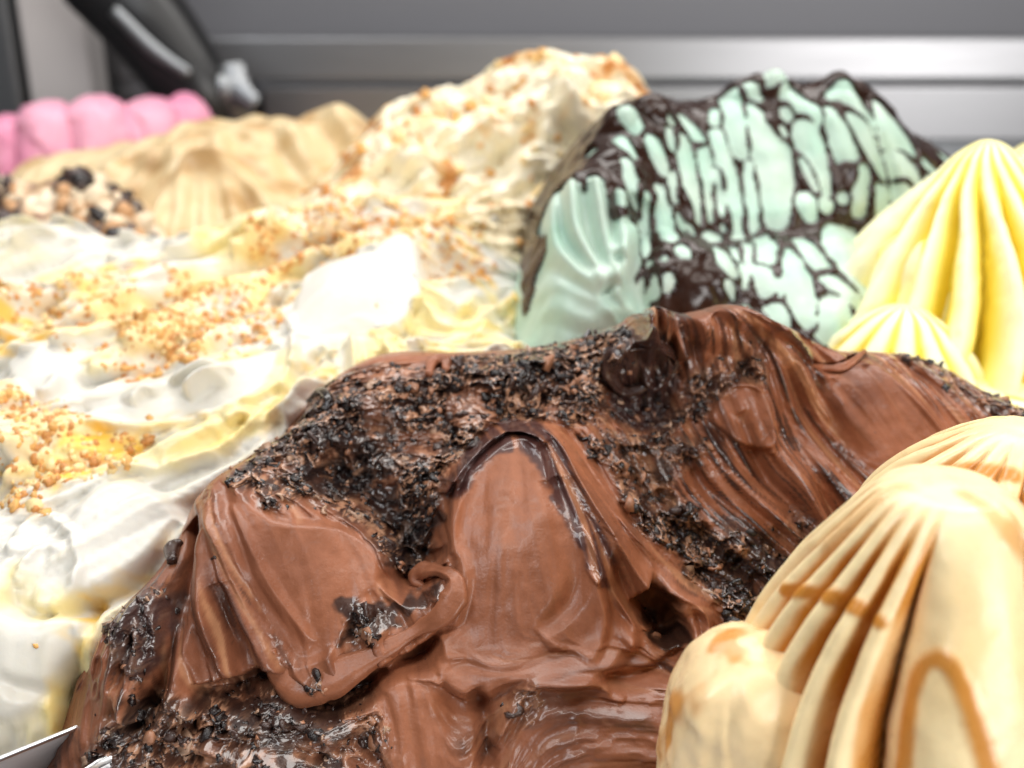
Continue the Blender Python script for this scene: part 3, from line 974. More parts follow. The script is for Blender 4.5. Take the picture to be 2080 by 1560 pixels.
    base = mixc(base, lin(46, 27, 27), .85 * hole)  # dark chocolate and the shade inside the hole painted in one tone
    sauce_shade = np.zeros_like(h.W)  # dark sauce patches that also paint shade into the cave and valley
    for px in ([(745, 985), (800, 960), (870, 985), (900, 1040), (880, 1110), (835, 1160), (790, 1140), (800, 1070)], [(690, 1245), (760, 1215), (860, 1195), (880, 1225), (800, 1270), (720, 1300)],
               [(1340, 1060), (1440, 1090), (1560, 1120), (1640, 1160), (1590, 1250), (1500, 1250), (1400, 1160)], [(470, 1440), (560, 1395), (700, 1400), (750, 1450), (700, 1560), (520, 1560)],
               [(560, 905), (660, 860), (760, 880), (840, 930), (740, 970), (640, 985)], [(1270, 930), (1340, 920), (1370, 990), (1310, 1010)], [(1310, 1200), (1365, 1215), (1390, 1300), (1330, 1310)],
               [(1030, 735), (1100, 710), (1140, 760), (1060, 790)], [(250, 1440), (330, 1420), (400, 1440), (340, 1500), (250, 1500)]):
        sauce_shade = np.maximum(sauce_shade, h.mask(px, 22, 46, 34))
    sauce_shade *= sstep(-.45, .05, fbm2(A / (44 * U) + 15, B / (44 * U) + 66, 3) + .25 * l3)
    base = mixc(base, lin(26, 15, 15), .85 * sauce_shade)
    lobe = h.mask([(225, 1230), (340, 1210), (345, 1290), (290, 1370), (235, 1340)], 30, 20)
    base = mixc(base, lin(46, 32, 34), .8 * lobe)
    z = P[..., 2]
    keep = (z > FLOOR_Z + .004)
    wet = np.clip(.06 + .6 * cr + .3 * calm * tear + .8 * dark + .9 * sauce_shade + .6 * hood + .5 * hole + .5 * lobe, 0, 1)
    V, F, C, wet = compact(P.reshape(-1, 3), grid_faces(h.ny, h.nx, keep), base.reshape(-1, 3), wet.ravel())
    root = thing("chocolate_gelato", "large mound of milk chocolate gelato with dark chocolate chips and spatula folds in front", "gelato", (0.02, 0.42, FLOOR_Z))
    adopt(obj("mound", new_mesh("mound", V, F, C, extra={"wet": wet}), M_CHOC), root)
    # ---- flakes and chips
    ok = keep & (Nn[..., 2] > -.2) & (np.arange(h.ny)[:, None] < h.ny * .86)
    dens = cr ** 1.6 * ok
    Pf, Nf, idx = scatter_on(h, P, Nn, dens, 900, rng)
    size = np.exp(rng.normal(math.log(.0017), .38, len(Pf))); size = np.clip(size, .0007, .0040)
    scatter_pieces(root, "chocolate_flake", "fine_chocolate_flakes", flake_variants(8, rng), [M_DARK, M_DARK, M_DARK, M_DARK2, M_DARK2, M_COAT, M_PALE_CHIP], Pf, Nf, size, 150, rng, tilt=.5, sink=.35)
    Pf, Nf, idx = scatter_on(h, P, Nn, cr ** 1.6 * ok, 480, rng)
    size = np.clip(np.exp(rng.normal(math.log(.0012), .55, len(Pf))), .0005, .0040)
    scatter_pieces(root, "chocolate_chunk", "fine_chocolate_chunks", nugget_variants(8, rng), [M_DARK, M_DARK, M_DARK2, M_DARK2, M_COAT], Pf, Nf, size, 150, rng, tilt=.7, sink=.35)
    dens = ok * (.02 + calm * .4) * (1 - cr)
    Pf, Nf, idx = scatter_on(h, P, Nn, dens, 260, rng)
    size = np.clip(np.exp(rng.normal(math.log(.0005), .4, len(Pf))), .0003, .0014)
    scatter_pieces(root, "chocolate_flake", "fine_chocolate_flakes", flake_variants(4, rng), [M_DARK2, M_COAT], Pf, Nf, size, 12, rng, tilt=.4, sink=.3)
    # ---- rolled ribbons of gelato standing free of the mound
    bvh = None

    def on(px, lift):
        ab = h.hit(px, h.W)
        w = h.sample(h.W, ab[:, 0], ab[:, 1]) + np.asarray(lift) * U
        return h.world(ab[:, 0], ab[:, 1], w)
    mc = lin(144, 89, 62)
    sweep(on([(548, 1320), (566, 1362), (612, 1392), (680, 1376), (760, 1335), (840, 1288), (895, 1254), (922, 1218), (922, 1182), (896, 1164), (862, 1164), (848, 1180), (866, 1192)],
             [-6, -4, -4, -2, 2, 6, 8, 8, 8, 8, 6, 2, -4]),
          np.array([6, 22, 38, 36, 20, 12, 22, 24, 13, 8, 16, 14, 4]) * U, "rolled_fold", M_CHOC, root, flat=.5, col=mc, noise=8 * U)
    sweep(on([(1352, 770), (1372, 738), (1340, 712), (1290, 708), (1252, 728), (1240, 762), (1262, 792), (1300, 790), (1322, 765)], [-6, 4, 10, 8, 14, 10, 0, 6, -2]),
          np.array([3, 8, 14, 10, 15, 18, 10, 12, 4]) * U, "rolled_fold", M_DARK2, root, flat=.5, noise=9 * U)
    sweep(on([(1755, 716), (1715, 748), (1668, 750), (1645, 738)], [8, 6, 4, 0]), np.array([4, 9, 8, 4]) * U, "rolled_fold", M_CHOC, root, flat=.7, col=mc, noise=4 * U)
    sweep(on([(350, 1140), (352, 1115), (368, 1100)], [2, 6, 2]), np.array([10, 16, 8]) * U, "rolled_fold", M_DARK2, root, flat=.8, noise=3 * U)
    sweep(on([(625, 815), (650, 798), (668, 812), (662, 835)], [0, 8, 8, 2]), np.array([5, 9, 9, 4]) * U, "rolled_fold", M_DARK, root, flat=.8, noise=3 * U)
    sweep(on([(870, 760), (880, 738), (905, 735), (905, 752)], [0, 8, 8, 0]), np.array([8, 12, 12, 7]) * U, "rolled_fold", M_CHOC, root, flat=.8, col=mc, noise=3 * U)
    return h, root


CHOC, CHOC_ROOT = build_chocolate()

# ================================================================== white gelato with praline crumbs
def build_white():
    U = 0.00024
    rng = np.random.default_rng(5)
    ctrl = [(-60, 1405, .314), (0, 1395, .319), (100, 1400, .323), (200, 1395, .327), (-200, 1300, .33), (0, 1250, .335), (150, 1200, .345), (250, 1150, .360), (0, 1080, .37), (200, 1050, .385),
            (0, 950, .408), (300, 950, .412), (-200, 900, .43), (0, 800, .45), (200, 780, .46), (430, 850, .44), (560, 800, .452), (150, 660, .505), (400, 650, .51), (620, 700, .49), (800, 700, .50),
            (950, 690, .50), (1080, 720, .50), (0, 545, .565), (-250, 560, .56), (130, 545, .57), (230, 505, .59), (330, 530, .59), (460, 505, .60), (490, 462, .61), (600, 440, .63), (720, 418, .64), (850, 440, .635), (960, 495, .62),
            (1040, 565, .60), (1085, 640, .575), (720, 540, .58), (900, 580, .56), (560, 560, .57), (1120, 800, .52)]
    cw = [(x, y + .09, .02) for x, y in ((-.36, .62), (-.25, .62), (-.1, .66), (.0, .68))] + [(x, y + .15, -.05) for x, y in ((-.36, .62), (-.25, .62), (-.1, .66), (.0, .68), (.08, .62))] + \
         [(.11, .53, 0.0), (.05, .46, .02), (-.02, .42, .02), (-.07, .38, .005), (-.10, .35, 0.0), (-.165, .306, -.034), (-.135, .326, -.034), (-.2, .296, -.034), (-.165, .27, -.05), (-.25, .25, -.05), (-.115, .338, -.03), (-.3, .26, -.05), (-.4, .35, -.02), (-.42, .5, 0), (.13, .60, 0)]
    h = HF(math.radians(27), -0.36, 0.15, 0.235, 0.72, 0.0010, ctrl, cw, U, 2e-5)
    A, B = h.A, h.B
    h.W += U * 26 * fbm2(A / (110 * U) + 3, B / (110 * U) + 5, 3)
    # scoops and spatula leaves
    h.bump(250, 1110, 170, 110, 16, 20, 1)
    h.facet([(150, 1075), (200, 1015), (265, 1000), (372, 1048), (345, 1105), (265, 1150), (200, 1192), (165, 1150)], 14, 34, 60, 4, (0, .2), .7)
    h.ridge([(155, 1200), (230, 1185), (310, 1130), (370, 1070)], -22, 14, 30, 0, 1.5, .1)
    h.ridge([(20, 1130), (50, 1060), (110, 1040)], 22, 14, 26, 1.4, 0, .2)
    h.ridge([(30, 1190), (80, 1120), (140, 1110)], 20, 14, 26, 1.4, 0, .2)
    h.ridge([(100, 1045), (148, 1090), (166, 1150), (120, 1215), (60, 1225)], 16, 12, 16, 1.4, 1.2, .1)
    h.ridge([(0, 1215), (90, 1240), (165, 1205), (178, 1290)], -18, 20, 14, 0, 0, .2)
    h.facet([(-20, 1250), (70, 1260), (160, 1240), (165, 1310), (110, 1370), (60, 1440), (-20, 1440)], 12, 16, 60, 14, (0, .1), .9)
    h.ridge([(165, 1240), (172, 1320), (110, 1390), (80, 1440)], 14, 10, 14, 1.3, 1.3, .1)
    h.ridge([(0, 1380), (60, 1400), (200, 1380)], -14, 14, 16, 0, 0, .2)
    h.facet([(10, 740), (90, 715), (160, 740), (150, 800), (70, 820)], 10, 20, 50, 10)
    h.facet([(170, 800), (330, 770), (470, 740), (560, 720), (520, 800), (400, 850), (280, 870), (190, 850)], 12, 14, 60, 12, (0, .1), .9)
    h.ridge([(190, 870), (330, 880), (470, 840), (580, 760), (620, 650)], 22, 26, 14, 1.5, 1.2, .1)
    h.ridge([(330, 960), (420, 935), (500, 880), (560, 800)], 20, 24, 12, 1.5, 1.2, .1)
    h.ridge([(230, 960), (330, 965), (450, 930)], 22, 20, 14, 1.4, 1.2, .1)
    h.ridge([(560, 890), (590, 820), (640, 770)], -16, 14, 14, 0, 0, .1)
    h.ridge([(585, 640), (600, 720), (570, 790)], 18, 20, 12, 1.4, 1.3, .1)
    # big smooth white hump
    h.bump(730, 600, 190, 140, 34, 20, 1)
    h.facet([(598, 640), (640, 585), (740, 560), (800, 515), (845, 520), (858, 570), (850, 630), (800, 680), (700, 685), (620, 680)], 24, 12, 60, 20, (0, .18), 1)
    h.ridge([(700, 690), (760, 690), (820, 680), (845, 640)], -30, 12, 30, 0, 1.6, .12)
    h.ridge([(840, 585), (862, 610), (835, 650), (825, 690)], 20, 10, 10, 1.3, 1.3, .1)
    h.ridge([(720, 700), (725, 760), (720, 800)], 18, 14, 14, 0, 0, .12)
    h.ridge([(760, 700), (790, 740), (805, 780)], 18, 12, 14, 0, 0, .12)
    # creamy roll, right
    h.ridge([(862, 640), (900, 672), (950, 672), (1010, 640), (1050, 600)], 26, 18, 20, 0, 1.5, .12)
    h.bump(920, 620, 60, 50, 20, 0, 1)
    h.bump(1000, 570, 70, 60, 16, 0, 1)
    h.ridge([(480, 540), (490, 480), (530, 465), (600, 480), (680, 465)], 26, 14, 26, 1.4, 1.4, .1)
    h.ridge([(60, 580), (150, 590), (210, 520), (260, 505)], 24, 20, 20, 1.5, 1.5, .12)
    for k in range(110):
        u = rng.uniform(-40, 1080); v = rng.uniform(430, 980)
        a = rng.uniform(.1, .9); L = rng.uniform(30, 100)
        h.ridge([(u, v), (u + L * .5, v - L * .35 * a + rng.normal(0, 10)), (u + L, v - L * a)], rng.uniform(16, 40), rng.uniform(16, 34), rng.uniform(10, 20), 0, 1.5, .25)
    h.flow([[(50, 1420), (60, 1250)], [(170, 1150), (350, 1070)], [(200, 850), (400, 820), (600, 680)], [(350, 960), (520, 860), (620, 740)], [(100, 780), (300, 720), (500, 600)],
            [(620, 660), (840, 560)], [(860, 640), (940, 670), (1040, 610)], [(500, 520), (800, 440), (1000, 520)], [(0, 600), (250, 520)], [(0, 950), (150, 900)], [(720, 690), (730, 790)]])
    l2 = h.lic(0.024, 10 * U, 2); l3 = h.lic(0.024, 26 * U, 3); l1 = h.lic(.016, 5 * U, 1); l4 = h.lic(.05, 62 * U, 5)
    calm = 1 - h.smooth
    h.W += U * (.08 + .92 * calm) * (.8 * l1 + 4.5 * l2 + 15.0 * l3 + 34 * l4)
    fold = 1 - np.abs(h.lic(0.014, 22 * U, 6))
    h.W += U * calm * 9 * np.clip(fold - .4, 0, 1)
    # crumb fields
    cr = np.zeros_like(h.W)
    for px, k in (([(-30, 800), (60, 790), (130, 840), (240, 850), (280, 920), (220, 985), (120, 1000), (60, 1040), (-30, 1030)], 1.0),
                  ([(185, 740), (240, 660), (330, 590), (430, 560), (560, 570), (590, 600), (520, 680), (400, 740), (280, 780), (210, 770)], 1.0),
                  ([(500, 470), (560, 420), (700, 395), (860, 420), (980, 500), (1000, 580), (880, 600), (850, 520), (760, 555), (640, 570), (520, 560)], .75),
                  ([(-30, 590), (100, 590), (220, 560), (330, 560), (260, 620), (120, 660), (-30, 690)], .6),
                  ([(20, 700), (120, 690), (170, 720), (60, 760)], .35), ([(180, 880), (280, 880), (280, 930), (180, 940)], .7)):
        cr = np.maximum(cr, k * h.mask(px, 50, 40, 50))
    cr *= (1 - .95 * h.smooth) * (.35 + .65 * sstep(-.3, .2, fbm2(A / (60 * U), B / (60 * U) + 77, 2)))
    d1, d2 = worley(A / (11 * U), B / (11 * U))
    h.W += U * cr * (7 * np.clip(1 - d1 * 1.1, 0, 1))
    h.W = .7 * h.W + .3 * blur(h.W, 1)
    P = h.points(lean=.45, lean_r=22); Nn = h.normals(P)
    base = np.empty(A.shape + (3,)); base[:] = lin(218, 215, 206)
    base = mixc(base, lin(238, 222, 160), .9 * sstep(-.3, .5, l3 * .4 + fbm2(A / (110 * U), B / (110 * U) + 21, 3)) * calm)
    yl = np.zeros_like(h.W)
    for px, k in (([(140, 900), (200, 880), (280, 895), (270, 940), (180, 975), (120, 1000), (90, 985)], 1), ([(-20, 620), (60, 640), (90, 690), (-20, 720)], .9), ([(1040, 620), (1090, 600), (1085, 680), (1045, 680)], 1),
                  ([(920, 500), (990, 540), (1000, 600), (940, 580)], .7), ([(610, 740), (690, 730), (660, 790), (610, 780)], .7), ([(155, 1240), (180, 1210), (182, 1300), (150, 1320)], .9),
                  ([(75, 1410), (150, 1390), (160, 1430), (80, 1445)], .7), ([(440, 900), (520, 830), (620, 790), (560, 880), (470, 930)], .45), ([(200, 1180), (330, 1110), (370, 1090), (300, 1170)], .55),
                  ([(160, 560), (290, 540), (250, 600), (170, 620)], .7), ([(840, 470), (900, 480), (880, 520), (830, 500)], .7), ([(860, 720), (930, 690), (960, 720), (880, 745)], .6),
                  ([(280, 880), (370, 850), (470, 850), (400, 880)], .4), ([(500, 520), (620, 500), (640, 540), (520, 560)], .5)):
        yl = np.maximum(yl, k * h.mask(px, 26, 26, 30))
    yn = sstep(-.35, .3, fbm2(A / (34 * U) + 5, B / (34 * U), 3))
    base = mixc(base, lin(240, 196, 70), np.clip(yl * yn, 0, 1) * .95)
    base = mixc(base, lin(243, 214, 120), .5 * sstep(.3, 1.1, l3) * calm * sstep(-.2, .3, fbm2(A / (150 * U) + 2, B / (150 * U), 2)))
    base = mixc(base, lin(236, 194, 120), .6 * cr * sstep(-.2, .4, fbm2(A / (24 * U), B / (24 * U), 2) + .2))
    keep = P[..., 2] > FLOOR_Z + .003
    V, F, C = compact(P.reshape(-1, 3), grid_faces(h.ny, h.nx, keep), base.reshape(-1, 3))
    root = thing("white_gelato", "long mound of white cream gelato sprinkled with golden praline crumbs on the left", "gelato", (-0.1, 0.5, FLOOR_Z))
    adopt(obj("mound", new_mesh("mound", V, F, C), M_WHITE), root)
    ok = keep & (np.arange(h.ny)[:, None] < h.ny * .8)
    dens = cr ** 1.5 * ok + .0012 * ok
    Pf, Nf, idx = scatter_on(h, P, Nn, dens, 2600, rng)
    size = np.clip(np.exp(rng.normal(math.log(.0017), .34, len(Pf))), .0008, .0040)
    scatter_pieces(root, "praline_crumb", "fine_praline_crumbs", nugget_variants(8, rng), M_CRUMB, Pf, Nf, size, 280, rng, tilt=.5, sink=.3)
    return h


WHITE = build_white()

# ================================================================== mint gelato with chocolate net
def build_mint():
    U = 0.00028
    rng = np.random.default_rng(9)
    ctrl = [(1080, 660, .535), (1095, 560, .555), (1108, 480, .565), (1150, 400, .58), (1200, 330, .59), (1250, 250, .60), (1320, 222, .61), (1400, 240, .62), (1450, 222, .64), (1500, 190, .655), (1560, 172, .66),
            (1640, 200, .665), (1690, 172, .665), (1750, 195, .665), (1830, 270, .655), (1885, 335, .645), (1930, 400, .64), (1960, 560, .62),
            (1200, 640, .525), (1200, 520, .545), (1300, 420, .565), (1300, 600, .53), (1400, 620, .525), (1400, 450, .57), (1400, 330, .60), (1550, 300, .625), (1550, 450, .59), (1600, 640, .53),
            (1500, 560, .545), (1700, 350, .62), (1700, 500, .575), (1700, 640, .53), (1820, 450, .61), (1850, 600, .585), (1150, 720, .51), (1400, 760, .50), (1650, 760, .50), (1850, 760, .53)]
    cw = [(x, .78, .06) for x in (.05, .13, .21, .28)] + [(x, .88, -.04) for x in (.05, .13, .21, .28)] + [(x, .46, .0) for x in (.0, .1, .2, .28)] + [(-.03, .55, .0), (-.02, .65, .0), (.22, .51, -.01), (.27, .55, -.01), (.29, .60, .0), (.33, .63, .0), (.36, .72, .0)]
    h = HF(math.radians(33), -0.02, 0.33, 0.36, 0.70, 0.00088, ctrl, cw, U, 1e-5)
    A, B = h.A, h.B
    # big lobes
    h.bump(1200, 520, 140, 260, 60, 0, 1); h.bump(1600, 330, 200, 220, 44, 20, 1); h.bump(1780, 330, 150, 230, 30, 15, 1)
    h.bump(1640, 590, 190, 160, 22, 0, 1); h.bump(1390, 560, 100, 90, 46, 0, 1); h.bump(1330, 320, 120, 150, 26, 15, 1)
    h.ridge([(1300, 430), (1310, 520), (1300, 620), (1260, 690)], -36, 46, 46, 0, 0, .1)
    h.ridge([(1380, 470), (1480, 480), (1600, 480), (1720, 470), (1820, 520)], -14, 50, 50, 0, 0, .1)
    h.ridge([(1740, 210), (1780, 330), (1820, 450), (1850, 520)], -18, 30, 30, 0, 0, .1)
    # flutes on the left lobe, converging at its foot
    for px in ([(1118, 440), (1118, 540), (1160, 610), (1220, 650)], [(1152, 420), (1160, 520), (1190, 590), (1230, 645)], [(1200, 420), (1215, 520), (1230, 590), (1245, 640)],
               [(1285, 500), (1270, 570), (1255, 620), (1245, 660)], [(1255, 440), (1255, 520), (1250, 590)]):
        h.ridge(px, 34, 20, 20, 0, 0, .1)
    h.ridge([(1090, 620), (1160, 650), (1240, 670), (1300, 640)], 20, 30, 24, 0, 0, .1)
    h.ridge([(1100, 660), (1200, 690), (1290, 650)], 16, 20, 24, 0, 0, .1)
    # chocolate peaks on the crest
    for u, v in ((1500, 190), (1560, 178), (1690, 178), (1250, 245), (1330, 225)):
        h.bump(u, v + 14, 40, 46, 26, 0, 1)
    K = 500 / 1393.0
    c1 = [(575,310,625,390,38,40),(545,490,605,590,28,22),(395,545,396,546,22,22),(725,480,790,630,35,25),(835,380,835,500,25,20),(905,300,985,440,28,32),(895,450,980,870,35,50),(1015,510,1060,900,32,30),
          (900,770,960,900,18,30),(570,620,645,860,25,25),(685,800,680,1120,25,25),(775,750,825,1020,28,40),(545,830,545,1020,22,18),(225,790,225,1200,35,70),(290,810,330,1150,22,35),(395,760,460,1150,28,45),
          (605,1010,580,1250,40,60),(840,660,850,790,18,16),(880,870,900,930,13,13),(1090,430,1220,930,30,45),(1100,640,1140,900,25,35),(1165,240,1215,540,45,50),(1085,300,1080,360,20,20),(1070,930,1071,960,45,35),
          (720,1175,721,1175,22,25),(770,1170,771,1170,22,26),(890,1120,895,1140,25,25),(670,1260,660,1290,25,25),(740,1260,735,1300,25,25),(805,1270,806,1280,22,22),(600,1330,500,1470,40,40),
          (1090,1040,1160,1230,22,40),(1200,1060,1200,1120,25,25),(1270,1030,1265,1120,30,35),(1240,1180,1240,1300,28,25),(1140,1260,1200,1320,20,20),(1250,1390,1340,1460,18,12),
          (230,1230,250,1450,120,150),(380,1230,400,1380,170,150),(520,1260,420,1450,90,110),(180,1300,190,1600,80,120)]
    c2 = [(350,120,340,190,60,40),(210,220,255,260,35,28),(215,320,300,560,30,90),(330,600,360,880,95,65),(215,640,245,920,25,35),(400,230,560,390,35,40),(330,410,390,480,22,18),(410,340,420,370,25,25),
          (510,450,520,520,55,50),(540,520,630,770,45,30),(500,630,580,770,14,18),(640,370,740,620,25,55),(750,690,760,730,25,20),(830,700,820,850,40,35),(760,390,850,490,30,50),(850,500,950,680,60,30),
          (660,270,740,240,25,50),(740,240,860,380,50,60),(940,270,1000,480,30,60),(1020,380,1090,500,60,50),(1010,560,1090,660,40,80),(940,790,970,950,40,30),(985,750,985,790,22,22),(1090,760,1090,880,70,75),
          (1240,700,1240,740,40,35),(520,820,560,880,45,30),(645,835,646,835,38,32),(730,810,731,811,22,22),(720,960,760,1100,70,90),(800,980,840,1250,80,70),(800,1200,900,1350,70,70),(660,1250,800,1350,40,50),(885,960,886,960,22,22),
          (970,1030,1000,1060,35,25),(320,980,310,1140,50,60),(400,980,405,1040,20,15),(500,1010,600,1160,36,48),(430,1090,460,1250,30,80),(470,1250,580,1480,60,30),(440,1300,500,1450,40,60),(365,1200,375,1350,22,30),
          (290,1200,330,1300,50,60),(360,1400,420,1470,50,50),(700,1400,680,1500,70,80),(960,1200,960,1300,50,50),(1300,490,1370,560,20,20),(1200,570,1300,630,20,20)]
    bul = np.zeros_like(h.W)
    sd = np.full(A.shape, 1e9)            # distance outside the bare mint patches
    sd2 = np.full(A.shape, 1e9); sg = np.full(A.shape, -1)
    GRP = {}
    for gi, keys in enumerate((((1440, 215, 320), (1440, 330, 600)), ((1440, 510, 450), (1440, 540, 520)), ((1440, 760, 390), (1440, 850, 500)), ((1440, 660, 270), (1440, 740, 240)),
                               ((1440, 940, 270), (1440, 1020, 380)), ((1440, 720, 960), (1440, 800, 980), (1440, 800, 1200)), ((1440, 430, 1090), (1440, 470, 1250), (1440, 440, 1300)),
                               ((1440, 290, 1200), (1440, 360, 1400)), ((1060, 230, 1230), (1060, 380, 1230), (1060, 520, 1260), (1060, 180, 1300), (1060, 225, 790), (1060, 290, 810), (1060, 395, 760), (1060, 605, 1010)))):
        for k_ in keys:
            GRP[k_] = gi
    for lst, ox, oy in ((c1, 1060, 140), (c2, 1440, 140)):
        for (x0, y0, x1, y1, w0, w1) in lst:
            q = h.hit([(ox + x0 * K, oy + y0 * K), (ox + (x0 + x1) / 2 * K, oy + (y0 + y1) / 2 * K), (ox + x1 * K, oy + y1 * K)])
            sl = h.box(q, 160 * U)
            d, _, arc, L = h.pdist(q, sl)
            t = arc / (L + 1e-9)
            w = (w0 + (w1 - w0) * t) * K * (1.08 + .15 * np.sin(t * math.pi)) + 1.0
            e = d / U - w
            gid = GRP.get((ox, x0, y0), 1000 + len(GRP)); GRP[(ox, x0, y0)] = gid
            o1, o2, og = sd[sl], sd2[sl], sg[sl]
            same = og == gid
            near = e < o1
            sd2[sl] = np.where(same, o2, np.where(near, np.minimum(o1, o2), np.minimum(o2, e)))
            sg[sl] = np.where(near, gid, og)
            sd[sl] = np.where(near, e, o1)
            # each bare patch bulges a little
            bul[sl] = np.maximum(bul[sl], 15 * sstep(6, -w0 * K * 1.1, e))
    line = 5.4 - (sd2 - sd) * .5
    sd = np.maximum(np.minimum(sd, 60), np.where(sd2 < 40, np.minimum(line + 5.5 * fbm2(A / (45 * U) + 31, B / (45 * U), 2), 9), -9)) + 4.0 * np.clip(fbm2(A / (60 * U) + 61, B / (60 * U), 2), -.4, 1) + 2.0 * fbm2(A / (16 * U), B / (16 * U), 2)
    h.W += U * blur(bul, 3)
    h.W += U * 2.2 * fbm2(A / (40 * U), B / (40 * U), 3)
    P = h.points(lean=.35, lean_r=20)
    base = np.empty(A.shape + (3,)); base[:] = lin(180, 205, 190)
    t = fbm2(A / (70 * U) + 3, B / (70 * U), 3)
    base = mixc(base, lin(192, 210, 196), .8 * sstep(-.1, .5, t)); base = mixc(base, lin(166, 202, 184), .6 * sstep(.1, .5, -t))
    keep = P[..., 2] > FLOOR_Z + .003
    V, F, C = compact(P.reshape(-1, 3), grid_faces(h.ny, h.nx, keep), base.reshape(-1, 3))
    root = thing("mint_gelato", "pale green mint gelato under a net of dark chocolate sauce", "gelato", (.16, .62, FLOOR_Z))
    adopt(obj("mound", new_mesh("mound", V, F, C), M_MINT), root)
    # the sauce: a raised sheet over the mint with rounded edges
    yy = h.sample(h.B, A, B)
    low = h.mask([(1040, 700), (1090, 640), (1180, 640), (1290, 600), (1330, 660), (1300, 720), (1700, 760), (1820, 640), (2000, 600), (2000, 900), (1000, 900)], 10)
    th = np.sqrt(np.clip(sd / 9.0, 0, 1)) * (8 + 6 * fbm2(A / (30 * U) + 8, B / (30 * U), 2)) - .6
    th = np.where(low > .5, -2, th)
    th = np.where(A < .006 + np.clip(P[..., 2] - .09, 0, 1) * .57, -2, th)
    Nn = h.normals(P)
    Q = P + Nn * (th * U)[..., None]
    back = (np.arange(h.ny)[:, None] < h.ny * .93)
    kq = keep & (th > -.55) & back & (P[..., 2] > .02)
    V, F = compact(Q.reshape(-1, 3), grid_faces(h.ny, h.nx, kq))
    adopt(obj("chocolate_net", new_mesh("chocolate_net", V, F), M_DRIZ), root)
    return h


MINT = build_mint()


# ================================================================== far mounds (caramel, hazelnut, cookie)
def lumpy(name, label, tilt, ext, step, ctrl, cw, U, mat, fn, cat="gelato"):
    h = HF(math.radians(tilt), *ext, step, ctrl, cw, U, 2e-5)
    base = np.empty(h.A.shape + (3,))
    base, P = fn(h, base)
    keep = P[..., 2] > FLOOR_Z + .003
    V, F, C = compact(P.reshape(-1, 3), grid_faces(h.ny, h.nx, keep), base.reshape(-1, 3))
    c = V.mean(0)
    root = thing(name, label, cat, (c[0], c[1], FLOOR_Z))
    adopt(obj("mound", new_mesh("mound", V, F, C), mat), root)
    return h, root, P, keep


def fn_caramel(h, base):
    U = h.U; A, B = h.A, h.B
    rng = np.random.default_rng(21)
    for k in range(60):
        u = rng.uniform(790, 1300); v = rng.uniform(225, 520)
        h.bump(u, v, rng.uniform(30, 80), rng.uniform(24, 60), rng.uniform(16, 36), rng.uniform(-40, 60), 1)
    h.flow([[(820, 250), (1000, 180), (1250, 200)], [(900, 400), (1080, 330), (1250, 280)], [(850, 500), (1050, 480)]])
    l3 = h.lic(.03, 26 * U, 3); l2 = h.lic(.02, 12 * U, 2)
    h.W += U * (18 * l3 + 9 * l2 + 16 * fbm2(A / (40 * U), B / (40 * U), 3))
    d1, d2 = worley(A / (26 * U), B / (26 * U)); h.W += U * 10 * np.clip(1 - d1 * 1.2, 0, 1)
    P = h.points(.6, 24)
    base[:] = lin(246, 238, 214)
    f = fbm2(A / (42 * U), B / (42 * U) + 4, 4) + .2 * l3
    base = mixc(base, lin(232, 186, 110), .7 * sstep(.05, .4, f)); base = mixc(base, lin(190, 116, 40), .85 * sstep(.32, .6, f + .1 * l2))
    sm = h.mask([(930, 450), (1010, 430), (1080, 440), (1090, 520), (1040, 560), (960, 500)], 30)
    base = mixc(base, lin(238, 224, 190), sm)
    return base, P


CAR, CAR_ROOT, CAR_P, CAR_K = lumpy("caramel_gelato", "lumpy cream gelato with amber caramel pieces, tallest mound at the back", 30, (-.13, .16, .46, .80), .0014,
      [(790, 262, .72), (820, 240, .73), (850, 195, .76), (880, 185, .775), (940, 195, .78), (1000, 175, .785), (1080, 160, .79), (1180, 165, .79), (1280, 165, .785), (1330, 200, .77), (1380, 250, .76),
       (760, 330, .69), (850, 330, .70), (1000, 300, .72), (1150, 280, .73), (1280, 300, .72), (700, 400, .66), (900, 430, .67), (1080, 430, .67), (1150, 420, .67), (1050, 560, .62), (600, 460, .64), (1200, 560, .63)],
      [(x, .87, .06) for x in (-.1, 0, .1)] + [(x, .98, -.04) for x in (-.1, 0, .1)] + [(x, .58, .0) for x in (-.1, 0, .1)] + [(-.19, .7, .0), (-.17, .82, .0), (.18, .75, .03), (.2, .85, .0)],
      .00033, M_CREAM, fn_caramel)


def fn_hazel(h, base):
    U = h.U; A, B = h.A, h.B
    # fluted cone in front
    for (x0, y0, x1, y1, x2, y2) in ((410, 335, 340, 420, 305, 520), (420, 335, 380, 420, 360, 520), (430, 335, 425, 420, 420, 520), (440, 335, 470, 410, 500, 500), (450, 335, 520, 400, 560, 450)):
        h.ridge([(x0, y0), (x1, y1), (x2, y2)], 40, 30, 30, 0, 0, .1)
    for k, (u, v) in enumerate(((505, 240), (560, 262), (690, 225), (740, 260), (620, 290), (420, 265), (320, 300), (210, 330))):
        h.bump(u, v + 20, 60, 46, 24, k * 25, 1)
    h.flow([[(500, 230), (470, 330)], [(560, 240), (600, 330)], [(700, 220), (740, 330)], [(320, 300), (250, 400)]]); l3 = h.lic(.03, 34 * U, 3)
    h.W += U * (9 * fbm2(A / (50 * U), B / (50 * U), 3) + 16 * l3)
    h.W = blur(h.W, 1)
    P = h.points(.5, 24)
    base[:] = lin(206, 180, 136)
    f = fbm2(A / (60 * U), B / (60 * U) + 4, 3)
    base = mixc(base, lin(216, 196, 156), .8 * sstep(0, .4, f)); base = mixc(base, lin(172, 134, 86), .7 * sstep(.05, .45, -f))
    return base, P


